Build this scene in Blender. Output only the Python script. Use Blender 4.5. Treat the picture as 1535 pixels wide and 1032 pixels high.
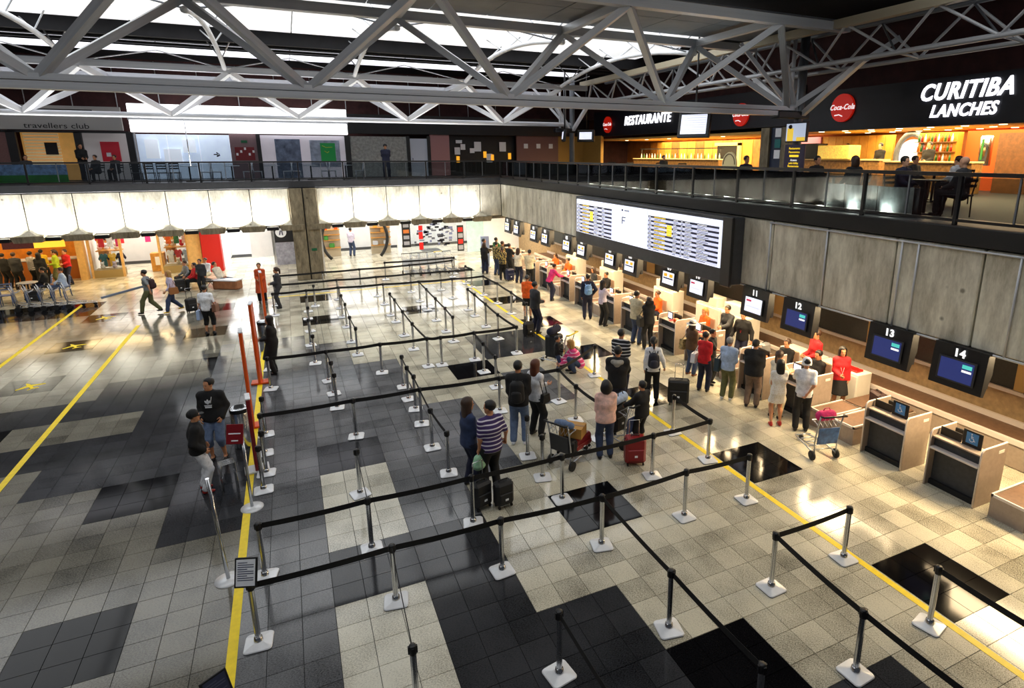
# Airport check-in hall: queue maze, check-in counters, balconies with shops and restaurants
import bpy, math, random
import numpy as np
from mathutils import Vector, Matrix

for o in list(bpy.data.objects):
    bpy.data.objects.remove(o)
scene = bpy.context.scene
C = scene.collection
random.seed(7)
rng = np.random.default_rng(7)
PI = math.pi

# ------------------------------------------------------------------ camera
CAM_H = 6.1
cam = bpy.data.cameras.new('camera')
cam_ob = bpy.data.objects.new('camera', cam)
C.objects.link(cam_ob)
cam.sensor_fit = 'HORIZONTAL'
cam.sensor_width = 36.0
cam.lens = 885.3 / 1535 * 36.0
cam.shift_x = (767.5 - 852.68) / 1535
cam.shift_y = (452.05 - 516.0) / 1535
cam.clip_end = 300
cam_ob.location = (0, 0, CAM_H)
cam_ob.rotation_euler = (math.radians(90 - 13.965), 0, math.radians(-25.0985))
scene.camera = cam_ob

# ------------------------------------------------------------------ world + exposure
world = bpy.data.worlds.new('world')
scene.world = world
world.use_nodes = True
world.node_tree.nodes['Background'].inputs[0].default_value = (0.55, 0.62, 0.75, 1)
world.node_tree.nodes['Background'].inputs[1].default_value = 0.08
vs = scene.view_settings
vs.view_transform = 'Standard'
vs.look = 'None'
vs.gamma = 1.0
vs.use_curve_mapping = False
vs.exposure = 0.0
scene.display_settings.display_device = 'sRGB'

def area(name, loc, rot, sx, sy, power, col=(1, 1, 1), spread=180, cam_vis=True):
    l = bpy.data.lights.new(name, 'AREA')
    l.shape = 'RECTANGLE'; l.size = sx; l.size_y = sy; l.energy = power; l.color = col
    l.spread = math.radians(spread)
    o = bpy.data.objects.new(name, l); C.objects.link(o)
    o.location = loc; o.rotation_euler = rot
    return o

def spot(name, loc, target, power, col=(1, 1, 1), angle=90, blend=.6, r=.05):
    l = bpy.data.lights.new(name, 'SPOT')
    l.energy = power; l.color = col; l.spot_size = math.radians(angle); l.spot_blend = blend
    l.shadow_soft_size = r
    o = bpy.data.objects.new(name, l); C.objects.link(o)
    o.location = loc
    d = Vector(target) - Vector(loc)
    o.rotation_euler = d.to_track_quat('-Z', 'Y').to_euler()
    return o

# Large lights.  Daylight enters through the roof glazing strips between the trusses.
SKY = (0.90, 0.95, 1.0)
area('skylight_lamp', (0.5, 22.0, 10.40), (0, 0, 0), 26, 7.4, 1050, SKY)
area('skylight_lamp', (-1.0, 6.0, 10.40), (0, 0, 0), 26, 7.4, 220, SKY)  # added unseen skylight repeating the roof bays, a fill for the near hall
# warm tubes under the balcony overhang above the check-in desks
WARM = (1.0, 0.74, 0.42)
for k in range(8):
    area('counter_lamp', (11.45, 5.2 + 3.85 * k, 2.70), (0, math.radians(36), 0), .55, 3.0, 330, WARM)

# ------------------------------------------------------------------ materials
MATS = {}
def lin(c):
    return tuple(((x / 12.92) if x <= .04045 else ((x + .055) / 1.055) ** 2.4) for x in c)
def rgb(r, g, b):
    return lin((r / 255, g / 255, b / 255))

def M(name, col, rough=.55, metal=0., var=0., scale=8., bump=0., emit=0., ecol=None, spec=.5, world_co=False, coat=0., alpha=1., detail=4):
    if name in MATS:
        return MATS[name]
    m = bpy.data.materials.new(name); m.use_nodes = True
    nt = m.node_tree; b = nt.nodes['Principled BSDF']
    b.inputs['Base Color'].default_value = (*col, 1)
    b.inputs['Roughness'].default_value = rough
    b.inputs['Metallic'].default_value = metal
    b.inputs['Specular IOR Level'].default_value = spec
    b.inputs['Coat Weight'].default_value = coat
    b.inputs['Alpha'].default_value = alpha
    if emit:
        b.inputs['Emission Color'].default_value = (*(ecol or col), 1)
        b.inputs['Emission Strength'].default_value = emit
    if var or bump:
        if world_co:
            co = nt.nodes.new('ShaderNodeNewGeometry'); out = co.outputs['Position']
        else:
            co = nt.nodes.new('ShaderNodeTexCoord'); out = co.outputs['Object']
        n = nt.nodes.new('ShaderNodeTexNoise'); n.inputs['Scale'].default_value = scale
        n.inputs['Detail'].default_value = detail; n.inputs['Roughness'].default_value = .6
        nt.links.new(out, n.inputs['Vector'])
        if var:
            r = nt.nodes.new('ShaderNodeValToRGB')
            r.color_ramp.elements[0].position = .3; r.color_ramp.elements[1].position = .7
            r.color_ramp.elements[0].color = (*[x * (1 - var) for x in col], 1)
            r.color_ramp.elements[1].color = (*[min(1, x * (1 + var)) for x in col], 1)
            nt.links.new(n.outputs['Fac'], r.inputs['Fac'])
            nt.links.new(r.outputs['Color'], b.inputs['Base Color'])
        if bump:
            bp = nt.nodes.new('ShaderNodeBump'); bp.inputs['Strength'].default_value = bump
            bp.inputs['Distance'].default_value = .02
            nt.links.new(n.outputs['Fac'], bp.inputs['Height'])
            nt.links.new(bp.outputs['Normal'], b.inputs['Normal'])
    MATS[name] = m
    return m

TILE_X, TILE_Y = 1.25 / 3, 1.275 / 3
def granite(name, col, col2, contrast, rough, spec=.5):
    """polished stone tile: fine crystals, soft clouds, a tone of its own for every tile"""
    m = bpy.data.materials.new(name); m.use_nodes = True
    nt = m.node_tree; N = nt.nodes; L = nt.links; b = N['Principled BSDF']
    geo = N.new('ShaderNodeNewGeometry')
    fine = N.new('ShaderNodeTexNoise'); fine.inputs['Scale'].default_value = 42; fine.inputs['Detail'].default_value = 5
    fine.inputs['Roughness'].default_value = .75
    mp = N.new('ShaderNodeMapping'); mp.inputs['Scale'].default_value = (1.0, 2.2, 1.0); mp.inputs['Rotation'].default_value = (0, 0, .5)
    L.new(geo.outputs['Position'], mp.inputs['Vector']); L.new(mp.outputs['Vector'], fine.inputs['Vector'])
    cloud = N.new('ShaderNodeTexNoise'); cloud.inputs['Scale'].default_value = 1.3; cloud.inputs['Detail'].default_value = 3
    L.new(geo.outputs['Position'], cloud.inputs['Vector'])
    sn = N.new('ShaderNodeVectorMath'); sn.operation = 'SNAP'; sn.inputs[1].default_value = (TILE_X, TILE_Y, 50)
    ad = N.new('ShaderNodeVectorMath'); ad.operation = 'ADD'; ad.inputs[1].default_value = (.001, .001, 25)
    L.new(geo.outputs['Position'], ad.inputs[0]); L.new(ad.outputs[0], sn.inputs[0])
    wn = N.new('ShaderNodeTexWhiteNoise'); wn.noise_dimensions = '3D'; L.new(sn.outputs[0], wn.inputs['Vector'])
    ramp = N.new('ShaderNodeValToRGB')
    ramp.color_ramp.elements[0].position = .5 - .5 * contrast; ramp.color_ramp.elements[1].position = .5 + .5 * contrast
    ramp.color_ramp.elements[0].color = (*col2, 1); ramp.color_ramp.elements[1].color = (*col, 1)
    s1 = N.new('ShaderNodeMath'); s1.operation = 'MULTIPLY_ADD'; s1.inputs[1].default_value = .35; s1.inputs[2].default_value = -.175
    L.new(cloud.outputs['Fac'], s1.inputs[0])
    s2 = N.new('ShaderNodeMath'); s2.operation = 'MULTIPLY_ADD'; s2.inputs[1].default_value = .12
    L.new(wn.outputs['Value'], s2.inputs[0]); L.new(s1.outputs[0], s2.inputs[2])
    s3 = N.new('ShaderNodeMath'); s3.operation = 'ADD'
    L.new(fine.outputs['Fac'], s3.inputs[0]); L.new(s2.outputs[0], s3.inputs[1])
    L.new(s3.outputs[0], ramp.inputs['Fac']); L.new(ramp.outputs['Color'], b.inputs['Base Color'])
    rr = N.new('ShaderNodeMapRange'); rr.inputs['To Min'].default_value = rough * .8; rr.inputs['To Max'].default_value = rough * 1.3
    L.new(cloud.outputs['Fac'], rr.inputs['Value']); L.new(rr.outputs[0], b.inputs['Roughness'])
    b.inputs['Specular IOR Level'].default_value = spec
    MATS[name] = m
    return m

TILE_M = {
    'L': granite('granite_light', rgb(210, 204, 182), rgb(72, 68, 55), .28, .13, .45),
    'S': granite('granite_stone', rgb(128, 124, 111), rgb(30, 29, 26), .30, .12, .28),
    'W': granite('granite_pale', rgb(226, 222, 205), rgb(128, 124, 108), .26, .13, .45),
    'G': granite('granite_grey', rgb(112, 113, 115), rgb(26, 27, 30), .30, .12, .3),
    'D': granite('granite_dark', rgb(58, 59, 62), rgb(10, 11, 13), .32, .11, .2),
    'K': granite('granite_black', rgb(18, 18, 20), rgb(3, 3, 4), .4, .08, .10),
}
concrete = None
def make_concrete(name, c1, c2, streak):
    m = bpy.data.materials.new(name); m.use_nodes = True
    nt = m.node_tree; N = nt.nodes; L = nt.links; b = N['Principled BSDF']
    geo = N.new('ShaderNodeNewGeometry')
    mp = N.new('ShaderNodeMapping'); mp.inputs['Scale'].default_value = (1, 1, .28)
    L.new(geo.outputs['Position'], mp.inputs['Vector'])
    n1 = N.new('ShaderNodeTexNoise'); n1.inputs['Scale'].default_value = streak; n1.inputs['Detail'].default_value = 8; n1.inputs['Roughness'].default_value = .72
    L.new(mp.outputs['Vector'], n1.inputs['Vector'])
    n2 = N.new('ShaderNodeTexVoronoi'); n2.inputs['Scale'].default_value = 1.7; L.new(geo.outputs['Position'], n2.inputs['Vector'])
    st = N.new('ShaderNodeValToRGB'); st.color_ramp.elements[0].position = .045; st.color_ramp.elements[1].position = .10
    st.color_ramp.elements[0].color = (.25, .23, .2, 1); st.color_ramp.elements[1].color = (1, 1, 1, 1)
    L.new(n2.outputs['Distance'], st.inputs['Fac'])
    r = N.new('ShaderNodeValToRGB'); r.color_ramp.elements[0].position = .32; r.color_ramp.elements[1].position = .66
    r.color_ramp.elements[0].color = (*c2, 1); r.color_ramp.elements[1].color = (*c1, 1)
    L.new(n1.outputs['Fac'], r.inputs['Fac'])
    mx = N.new('ShaderNodeMix'); mx.data_type = 'RGBA'; mx.blend_type = 'MULTIPLY'; mx.inputs['Factor'].default_value = .8
    L.new(r.outputs['Color'], mx.inputs['A']); L.new(st.outputs['Color'], mx.inputs['B'])
    L.new(mx.outputs['Result'], b.inputs['Base Color'])
    bp = N.new('ShaderNodeBump'); bp.inputs['Strength'].default_value = .25; bp.inputs['Distance'].default_value = .02
    L.new(n1.outputs['Fac'], bp.inputs['Height']); L.new(bp.outputs['Normal'], b.inputs['Normal'])
    b.inputs['Roughness'].default_value = .85
    MATS[name] = m
    return m
concrete = make_concrete('board_marked_concrete', rgb(232, 228, 210), rgb(150, 143, 124), 2.2)
concrete_col = make_concrete('column_concrete', rgb(150, 138, 112), rgb(88, 78, 60), 6.0)

steel = M('painted_grey_steel', rgb(198, 201, 206), .36, .2, .10, 3)
steel_dk = M('painted_dark_steel', rgb(110, 114, 120), .42, .35, .15, 3)
steel_lt = M('painted_white_steel', rgb(226, 228, 232), .4, .1, .06, 3)
chrome = M('brushed_chrome', rgb(205, 207, 210), .22, 1.0, .08, 30)
black_pl = M('black_plastic', rgb(14, 14, 16), .42, 0, .2, 20)
black_ma = M('black_matte', rgb(10, 10, 12), .7, 0, .2, 10)
dark_grey = M('dark_grey_panel', rgb(44, 45, 48), .55, 0, .2, 6)
belt_m = M('black_webbing', rgb(12, 12, 14), .75, 0, .25, 60)
white_cast = M('white_cast_base', rgb(226, 228, 230), .32, .15, .06, 9)
white_pl = M('white_laminate', rgb(232, 228, 216), .4, 0, .04, 5)
beige_lam = M('taupe_laminate', rgb(158, 142, 128), .45, 0, .10, 16)
kick_m = M('dark_kick_panel', rgb(52, 54, 58), .6, 0, .25, 14)
yellow = M('yellow_tape', rgb(246, 214, 6), .5, 0, .10, 10)
maroon = M('dark_red_wall', rgb(66, 34, 34), .8, 0, .3, 3, world_co=True)
maroon_lt = M('red_granite_wall', rgb(120, 84, 80), .6, 0, .3, 25, world_co=True)
ochre_wall = M('speckled_ochre_wall', rgb(176, 134, 62), .7, 0, .3, 22, world_co=True)
navy_fascia = M('navy_fascia', rgb(16, 18, 30), .5, 0, .2, 4)
black_fascia = M('black_fascia', rgb(12, 12, 16), .5, 0, .2, 4)
orange_pl = M('orange_acrylic', rgb(226, 84, 14), .35, 0, .08, 5)
red_pl = M('red_acrylic', rgb(206, 26, 22), .35, 0, .05, 5)
darkred_pl = M('burgundy_acrylic', rgb(122, 14, 24), .35, 0, .08, 5)
wood = M('honey_wood', rgb(196, 138, 58), .5, 0, .25, 6)
wood_dk = M('brown_wood', rgb(104, 66, 34), .5, 0, .3, 7)
brown_belt = M('brown_rubber_belt', rgb(104, 78, 60), .6, 0, .2, 12)
rubber = M('black_rubber', rgb(16, 16, 17), .6, 0, .2, 15)
paper = M('white_paper', rgb(236, 238, 242), .6, 0, .03, 10)
cardboard = M('cardboard', rgb(190, 140, 66), .7, 0, .10, 12)
def glass_mat(name, tint=(.9, .95, .95), alpha=.16, rough=.03):
    m = bpy.data.materials.new(name); m.use_nodes = True
    nt = m.node_tree; N = nt.nodes; L = nt.links
    N.remove(N['Principled BSDF'])
    tr = N.new('ShaderNodeBsdfTransparent'); tr.inputs[0].default_value = (*tint, 1)
    gl = N.new('ShaderNodeBsdfGlossy'); gl.inputs['Roughness'].default_value = rough
    fr = N.new('ShaderNodeFresnel'); fr.inputs['IOR'].default_value = 1.5
    mr = N.new('ShaderNodeMapRange'); mr.inputs['To Min'].default_value = alpha * .5; mr.inputs['To Max'].default_value = 1
    L.new(fr.outputs[0], mr.inputs['Value'])
    mx = N.new('ShaderNodeMixShader')
    L.new(mr.outputs[0], mx.inputs[0]); L.new(tr.outputs[0], mx.inputs[1]); L.new(gl.outputs[0], mx.inputs[2])
    L.new(mx.outputs[0], N['Material Output'].inputs[0])
    MATS[name] = m
    return m
glass = glass_mat('balustrade_glass', (.62, .66, .68), .10)
shop_glass = glass_mat('shop_glass', (.95, .97, .98), .06)
def lum(name, col, s):
    return M(name, col, .5, emit=s, ecol=col)
white_light = lum('white_light_box', (1, 1, 1), 2.2)
white_screen = lum('white_screen', rgb(228, 232, 246), 1.0)
navy_screen = lum('navy_screen', rgb(34, 44, 98), .9)
lilac_row = lum('lilac_row', rgb(196, 200, 226), 1.0)
navy_row = lum('navy_row', rgb(22, 24, 44), .8)
yellow_scr = lum('yellow_screen', rgb(246, 206, 40), 1.0)
letter_light = lum('letter_light', (.93, .93, 1.0), 2.6)
number_white = lum('number_white', rgb(240, 240, 240), .9)
lamp_white = lum('lamp_glow', (1, .97, .9), 6.0)
lamp_warm = lum('warm_lamp_glow', (1, .82, .5), 5.0)

# ------------------------------------------------------------------ mesh helpers
class MB:
    def __init__(s):
        s.v = []; s.f = []; s.m = []; s.sm = []
    def add(s, verts, faces, mi=0, smooth=False):
        n = len(s.v); s.v.extend([tuple(map(float, p)) for p in verts])
        for f in faces:
            s.f.append(tuple(i + n for i in f)); s.m.append(mi); s.sm.append(smooth)
        return s
    def box(s, x0, x1, y0, y1, z0, z1, mi=0, c=0.):
        if x0 > x1: x0, x1 = x1, x0
        if y0 > y1: y0, y1 = y1, y0
        if z0 > z1: z0, z1 = z1, z0
        if c <= 0:
            v = [(x, y, z) for x in (x0, x1) for y in (y0, y1) for z in (z0, z1)]
            return s.add(v, [(0, 1, 3, 2), (4, 6, 7, 5), (0, 4, 5, 1), (2, 3, 7, 6), (0, 2, 6, 4), (1, 5, 7, 3)], mi)
        c = min(c, (x1 - x0) * .49, (y1 - y0) * .49, (z1 - z0) * .49)
        ctr = Vector(((x0 + x1) / 2, (y0 + y1) / 2, (z0 + z1) / 2)); h = Vector(((x1 - x0) / 2, (y1 - y0) / 2, (z1 - z0) / 2))
        idx = {}; v = []
        for sx in (-1, 1):
            for sy in (-1, 1):
                for sz in (-1, 1):
                    sg = (sx, sy, sz)
                    for a in range(3):
                        p = [ctr[k] + sg[k] * (h[k] - (0 if k == a else c)) for k in range(3)]
                        idx[(sg, a)] = len(v); v.append(p)
        f = []
        for a in range(3):
            b1, b2 = (a + 1) % 3, (a + 2) % 3
            for sg in (-1, 1):
                q = []
                for (t1, t2) in ((-1, -1), (1, -1), (1, 1), (-1, 1)):
                    k = [0, 0, 0]; k[a] = sg; k[b1] = t1; k[b2] = t2; q.append(idx[(tuple(k), a)])
                f.append(q if sg > 0 else q[::-1])
            for t1 in (-1, 1):
                for t2 in (-1, 1):
                    k0 = [0, 0, 0]; k0[b1] = t1; k0[b2] = t2; k0[a] = -1; k1 = list(k0); k1[a] = 1
                    q = [idx[(tuple(k0), b1)], idx[(tuple(k1), b1)], idx[(tuple(k1), b2)], idx[(tuple(k0), b2)]]
                    f.append(q if t1 * t2 < 0 else q[::-1])
        for sx in (-1, 1):
            for sy in (-1, 1):
                for sz in (-1, 1):
                    q = [idx[((sx, sy, sz), a)] for a in range(3)]
                    f.append(q if sx * sy * sz > 0 else q[::-1])
        return s.add(v, f, mi)
    def cyl(s, p0, p1, r0, r1=None, seg=10, mi=0, caps=True, smooth=True):
        r1 = r0 if r1 is None else r1
        p0 = Vector(p0); p1 = Vector(p1); d = (p1 - p0)
        if d.length < 1e-9: return s
        d.normalize()
        a = Vector((0, 0, 1)) if abs(d.z) < .9 else Vector((1, 0, 0))
        u = d.cross(a).normalized(); w = d.cross(u)
        v = []
        for i in range(seg):
            t = 2 * PI * i / seg; q = u * math.cos(t) + w * math.sin(t)
            v.append(p0 + q * r0); v.append(p1 + q * r1)
        f = [(2 * i, 2 * i + 1, 2 * ((i + 1) % seg) + 1, 2 * ((i + 1) % seg)) for i in range(seg)]
        s.add(v, f, mi, smooth)
        if caps:
            n = len(s.v) - 2 * seg
            s.f.append(tuple(n + 2 * i for i in range(seg))); s.m.append(mi); s.sm.append(False)
            s.f.append(tuple(n + 2 * i + 1 for i in reversed(range(seg)))); s.m.append(mi); s.sm.append(False)
        return s
    def tube(s, pts, r, seg=7, mi=0, closed=False):
        pts = [Vector(p) for p in pts]; n = len(pts); rings = []
        prev = None
        for i, p in enumerate(pts):
            if closed: t = (pts[(i + 1) % n] - pts[i - 1])
            else: t = (pts[min(i + 1, n - 1)] - pts[max(i - 1, 0)])
            t.normalize()
            if prev is None:
                a = Vector((0, 0, 1)) if abs(t.z) < .9 else Vector((1, 0, 0)); u = t.cross(a).normalized()
            else:
                u = (prev - t * prev.dot(t)).normalized()
            prev = u; w = t.cross(u)
            rings.append([p + (u * math.cos(2 * PI * k / seg) + w * math.sin(2 * PI * k / seg)) * r for k in range(seg)])
        v = [q for R_ in rings for q in R_]; f = []
        for i in range(n if closed else n - 1):
            j = (i + 1) % n
            for k in range(seg):
                k2 = (k + 1) % seg
                f.append((i * seg + k, i * seg + k2, j * seg + k2, j * seg + k))
        if not closed:
            f.append(tuple(reversed(range(seg)))); f.append(tuple((n - 1) * seg + k for k in range(seg)))
        return s.add(v, f, mi, True)
    def lathe(s, prof, seg=16, mi=0, o=(0, 0, 0), smooth=True):
        v = []; n = len(prof)
        for k in range(seg):
            t = 2 * PI * k / seg
            for r, z in prof: v.append((o[0] + r * math.cos(t), o[1] + r * math.sin(t), o[2] + z))
        f = []
        for k in range(seg):
            k2 = (k + 1) % seg
            for i in range(n - 1):
                f.append((k * n + i, k2 * n + i, k2 * n + i + 1, k * n + i + 1))
        return s.add(v, f, mi, smooth)
    def prism(s, poly, axis, a, b, mi=0):
        """extrude a 2-D outline along axis (0,1,2) from a to b"""
        n = len(poly)
        def P(p, t):
            if axis == 0: return (t, p[0], p[1])
            if axis == 1: return (p[0], t, p[1])
            return (p[0], p[1], t)
        v = [P(p, a) for p in poly] + [P(p, b) for p in poly]
        f = [tuple(range(n))[::-1], tuple(range(n, 2 * n))] + [(i, (i + 1) % n, n + (i + 1) % n, n + i) for i in range(n)]
        return s.add(v, f, mi)
    def bar(s, p0, p1, w, h, mi=0):
        """rectangular bar between two points"""
        p0 = Vector(p0); p1 = Vector(p1); d = (p1 - p0).normalized()
        a = Vector((0, 0, 1)) if abs(d.z) < .97 else Vector((1, 0, 0))
        u = d.cross(a).normalized() * (w / 2); t = u.cross(d).normalized() * (h / 2)
        v = [p + u * i + t * j for p in (p0, p1) for i, j in ((-1, -1), (1, -1), (1, 1), (-1, 1))]
        return s.add(v, [(3, 2, 1, 0), (4, 5, 6, 7), (0, 1, 5, 4), (1, 2, 6, 5), (2, 3, 7, 6), (3, 0, 4, 7)], mi)
    def sphere(s, c, r, seg=10, rings=6, mi=0, sc=(1, 1, 1)):
        v = [(c[0], c[1], c[2] - r * sc[2])]
        for i in range(1, rings):
            ph = PI * i / rings - PI / 2
            for k in range(seg):
                t = 2 * PI * k / seg
                v.append((c[0] + r * sc[0] * math.cos(ph) * math.cos(t), c[1] + r * sc[1] * math.cos(ph) * math.sin(t), c[2] + r * sc[2] * math.sin(ph)))
        v.append((c[0], c[1], c[2] + r * sc[2])); f = []
        for k in range(seg):
            k2 = (k + 1) % seg
            f.append((0, 1 + k2, 1 + k)); e = 1 + (rings - 2) * seg
            f.append((len(v) - 1, e + k, e + k2))
            for i in range(rings - 2):
                f.append((1 + i * seg + k, 1 + i * seg + k2, 1 + (i + 1) * seg + k2, 1 + (i + 1) * seg + k))
        return s.add(v, f, mi, True)
    def mesh(s, name, mats):
        me = bpy.data.meshes.new(name)
        me.from_pydata(s.v, [], s.f)
        for m in (mats if isinstance(mats, (list, tuple)) else [mats]): me.materials.append(m)
        me.polygons.foreach_set('material_index', s.m)
        me.polygons.foreach_set('use_smooth', s.sm)
        me.update()
        return me
    def build(s, name, mats, parent=None):
        return link(name, s.mesh(name, mats), parent)

def link(name, me, parent=None, mw=None):
    o = bpy.data.objects.new(name, me); C.objects.link(o)
    if parent is not None: o.parent = parent
    if mw is not None: o.matrix_local = mw
    return o
def empty(name, loc=(0, 0, 0), rz=0.):
    o = bpy.data.objects.new(name, None); C.objects.link(o)
    o.location = loc; o.rotation_euler = (0, 0, rz); o.empty_display_size = .1
    return o
def tag(o, label, cat, group=None):
    o['label'] = label; o['category'] = cat
    if group: o['group'] = group
    return o
def struct(o):
    o['kind'] = 'structure'; return o
def thing(name, label, cat, loc=(0, 0, 0), rz=0., group=None):
    return tag(empty(name, loc, rz), label, cat, group)
def dup(o, parent=None):
    c = o.copy(); C.objects.link(c); c.parent = parent
    for ch in o.children: dup(ch, c)
    return c
def box(name, x0, x1, y0, y1, z0, z1, m, parent=None, c=0.):
    return MB().box(x0, x1, y0, y1, z0, z1, 0, c).build(name, m, parent)

def text_mesh(s, size, depth=.02, shear=0., bold=0., align='CENTER'):
    cu = bpy.data.curves.new('t', 'FONT'); cu.body = s; cu.size = size; cu.extrude = depth / 2
    cu.shear = shear; cu.offset = bold; cu.space_character = 1.10 if bold else 1.0; cu.align_x = align; cu.align_y = 'CENTER'; cu.resolution_u = 3
    o = bpy.data.objects.new('t', cu)
    me = bpy.data.meshes.new_from_object(o)
    bpy.data.objects.remove(o); bpy.data.curves.remove(cu)
    return me
def text(name, s, size, m, loc, facing, parent=None, depth=.02, shear=0., bold=0., xscale=1., tilt=0.):
    """flat lettering; facing = direction (angle in plan) that the face looks at"""
    me = text_mesh(s, size, depth, shear, bold); me.materials.clear(); me.materials.append(m)
    o = link(name, me, parent)
    o.matrix_local = Matrix.Translation(loc) @ Matrix.Rotation(facing + PI / 2, 4, 'Z') @ Matrix.Rotation(PI / 2 - tilt, 4, 'X') @ Matrix.Diagonal((xscale, 1, 1, 1))
    return o
# ------------------------------------------------------------------ floor
Z2 = 4.82            # balcony floor
ZP0, ZP1 = 2.78, 4.50  # concrete parapet band
RAIL = 5.72
XR, YF = 10.8, 32.0  # parapet planes
floor = struct(box('floor', -22, 14.2, -3, 44, -.3, -.010, M('tile_grout', rgb(40, 40, 40), .9)))

def cell(i, j):
    if i == -6 and j % 3 == 0 and 12 <= j <= 21: return 'K'
    if i == -3 and j % 3 == 0 and j <= 21: return 'D' if j == 12 else 'K'
    if i == 3 and j in (3, 6, 12, 18): return 'K'
    if i == 6 and j % 3 == 0: return 'K'
    if i == 0:
        if j in (18, 21): return 'K'
        if j in (3, 6, 9): return 'D'
        if 10 <= j <= 15: return 'G'
        return 'W' if j <= 8 else 'L'
    if j == 13 and i <= -3: return 'D'
    if j == 14 and i in (-4, -3): return 'D'
    if j == 11 and i <= -2: return 'D'
    if j == 10 and -4 <= i <= -2: return 'D'
    if j in (8, 9) and i == -2: return 'D'
    if i == -1: return 'G' if j <= 16 else 'L'
    if i == -2 and 12 <= j <= 16: return 'G'
    if i == 1: return 'D' if j <= 6 else ('G' if j <= 13 else 'L')
    if i == 2: return 'D' if j <= 4 else ('G' if 8 <= j <= 10 else 'L')
    if i in (4, 5) and j in (13, 14): return 'D'
    if i == 4 and j in (10, 11): return 'G'
    if i == 4 and j <= 2: return 'D'
    if i == 3 and j <= 2: return 'D'
    if i <= -7 and 22 <= j <= 23: return 'K'
    if i == 2 and j in (17, 18): return 'W'
    return 'S' if i <= -2 and j <= 21 else 'L'

def tile_geo(x, y, z=0.):
    g, c = .0022, .0022
    x0, x1, y0, y1 = x + g, x + TILE_X - g, y + g, y + TILE_Y - g
    v = [(x0, y0, z - .009), (x1, y0, z - .009), (x1, y1, z - .009), (x0, y1, z - .009),
         (x0 + c, y0 + c, z), (x1 - c, y0 + c, z), (x1 - c, y1 - c, z), (x0 + c, y1 - c, z)]
    return v, [(4, 5, 6, 7), (0, 1, 5, 4), (1, 2, 6, 5), (2, 3, 7, 6), (3, 0, 4, 7)]
tiles = []
R3 = cam_ob.rotation_euler.to_matrix().transposed()
for a in range(-52, 33):
    for b_ in range(-6, 96):
        x, y = a * TILE_X, b_ * TILE_Y
        if x > 13.6 or x < -21.6: continue
        p = R3 @ Vector((x + .2, y + .2, -CAM_H))
        vis = False
        if p.z < -.1:
            px = 852.68 + 885.3 * p.x / -p.z; py = 452.05 - 885.3 * p.y / -p.z
            vis = -30 < px < 1565 and py < 1062
        tiles.append((not vis, p.length, x, y, cell(a // 3, b_ // 3)))
tiles.sort()
KINDS = 'LSWGDK'
tmesh = {}
for k in KINDS:
    v, f = tile_geo(-TILE_X / 2, -TILE_Y / 2); tmesh[k] = MB().add(v, f).mesh('floor_tile', TILE_M[k])
far_tiles = MB()
for n, (nv, d, x, y, k) in enumerate(tiles):
    if n < 300:
        o = link('floor_tile', tmesh[k], floor); o.location = (x + TILE_X / 2, y + TILE_Y / 2, 0)
    else:
        v, f = tile_geo(x, y); far_tiles.add(v, f, KINDS.index(k))
o = far_tiles.build('floor_tiles_beyond', [TILE_M[k] for k in KINDS], floor); o['kind'] = 'stuff'

def floor_line(x0, x1, y0, y1):
    return box('floor_line', x0, x1, y0, y1, .0005, .004, yellow, floor)
floor_line(7.36, 7.47, 1.5, 28.4)
floor_line(-1.29, -1.17, 3.0, 22.5)
floor_line(-5.54, -5.42, 10.0, 25.6)
floor_line(-8.32, -8.20, 16.0, 30.4)
floor_line(-1.29, 7.47, 28.3, 28.42)
for j in (15, 18, 21):      # yellow aeroplane marks set into the black squares
    cx, cy = -5.5 * 1.25, (j + .5) * 1.275
    pl = [(0, .42), (.05, .3), (.06, .12), (.42, -.06), (.42, -.14), (.06, -.06), (.04, -.28), (.16, -.36), (.16, -.42), (0, -.38),
          (-.16, -.42), (-.16, -.36), (-.04, -.28), (-.06, -.06), (-.42, -.14), (-.42, -.06), (-.06, .12), (-.05, .3)]
    ca, sa = math.cos(.5), math.sin(.5)
    mb = MB(); mb.prism([(cx + .75 * (p * ca - q * sa), cy + .75 * (p * sa + q * ca)) for p, q in pl], 2, .0005, .004)
    mb.build('aeroplane_mark', yellow, floor)

# ------------------------------------------------------------------ balcony slabs, parapets
slab_far = struct(box('floor_balcony_far', -22, 25, 32.06, 44, 4.3, Z2, dark_grey))
slab_right = struct(box('floor_balcony_right', 10.9, 25, -3, 32.06, 4.3, Z2, dark_grey))
ceil_dk = M('soffit_paint', rgb(190, 182, 165), .8, 0, .05, 2)
struct(box('ceiling_under_far_balcony', -22, 14.2, 32.3, 44, 2.82, 2.9, ceil_dk))
struct(box('ceiling_under_right_balcony', 11.1, 14.2, -3, 32.3, 2.82, 2.9, ceil_dk))

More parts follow.
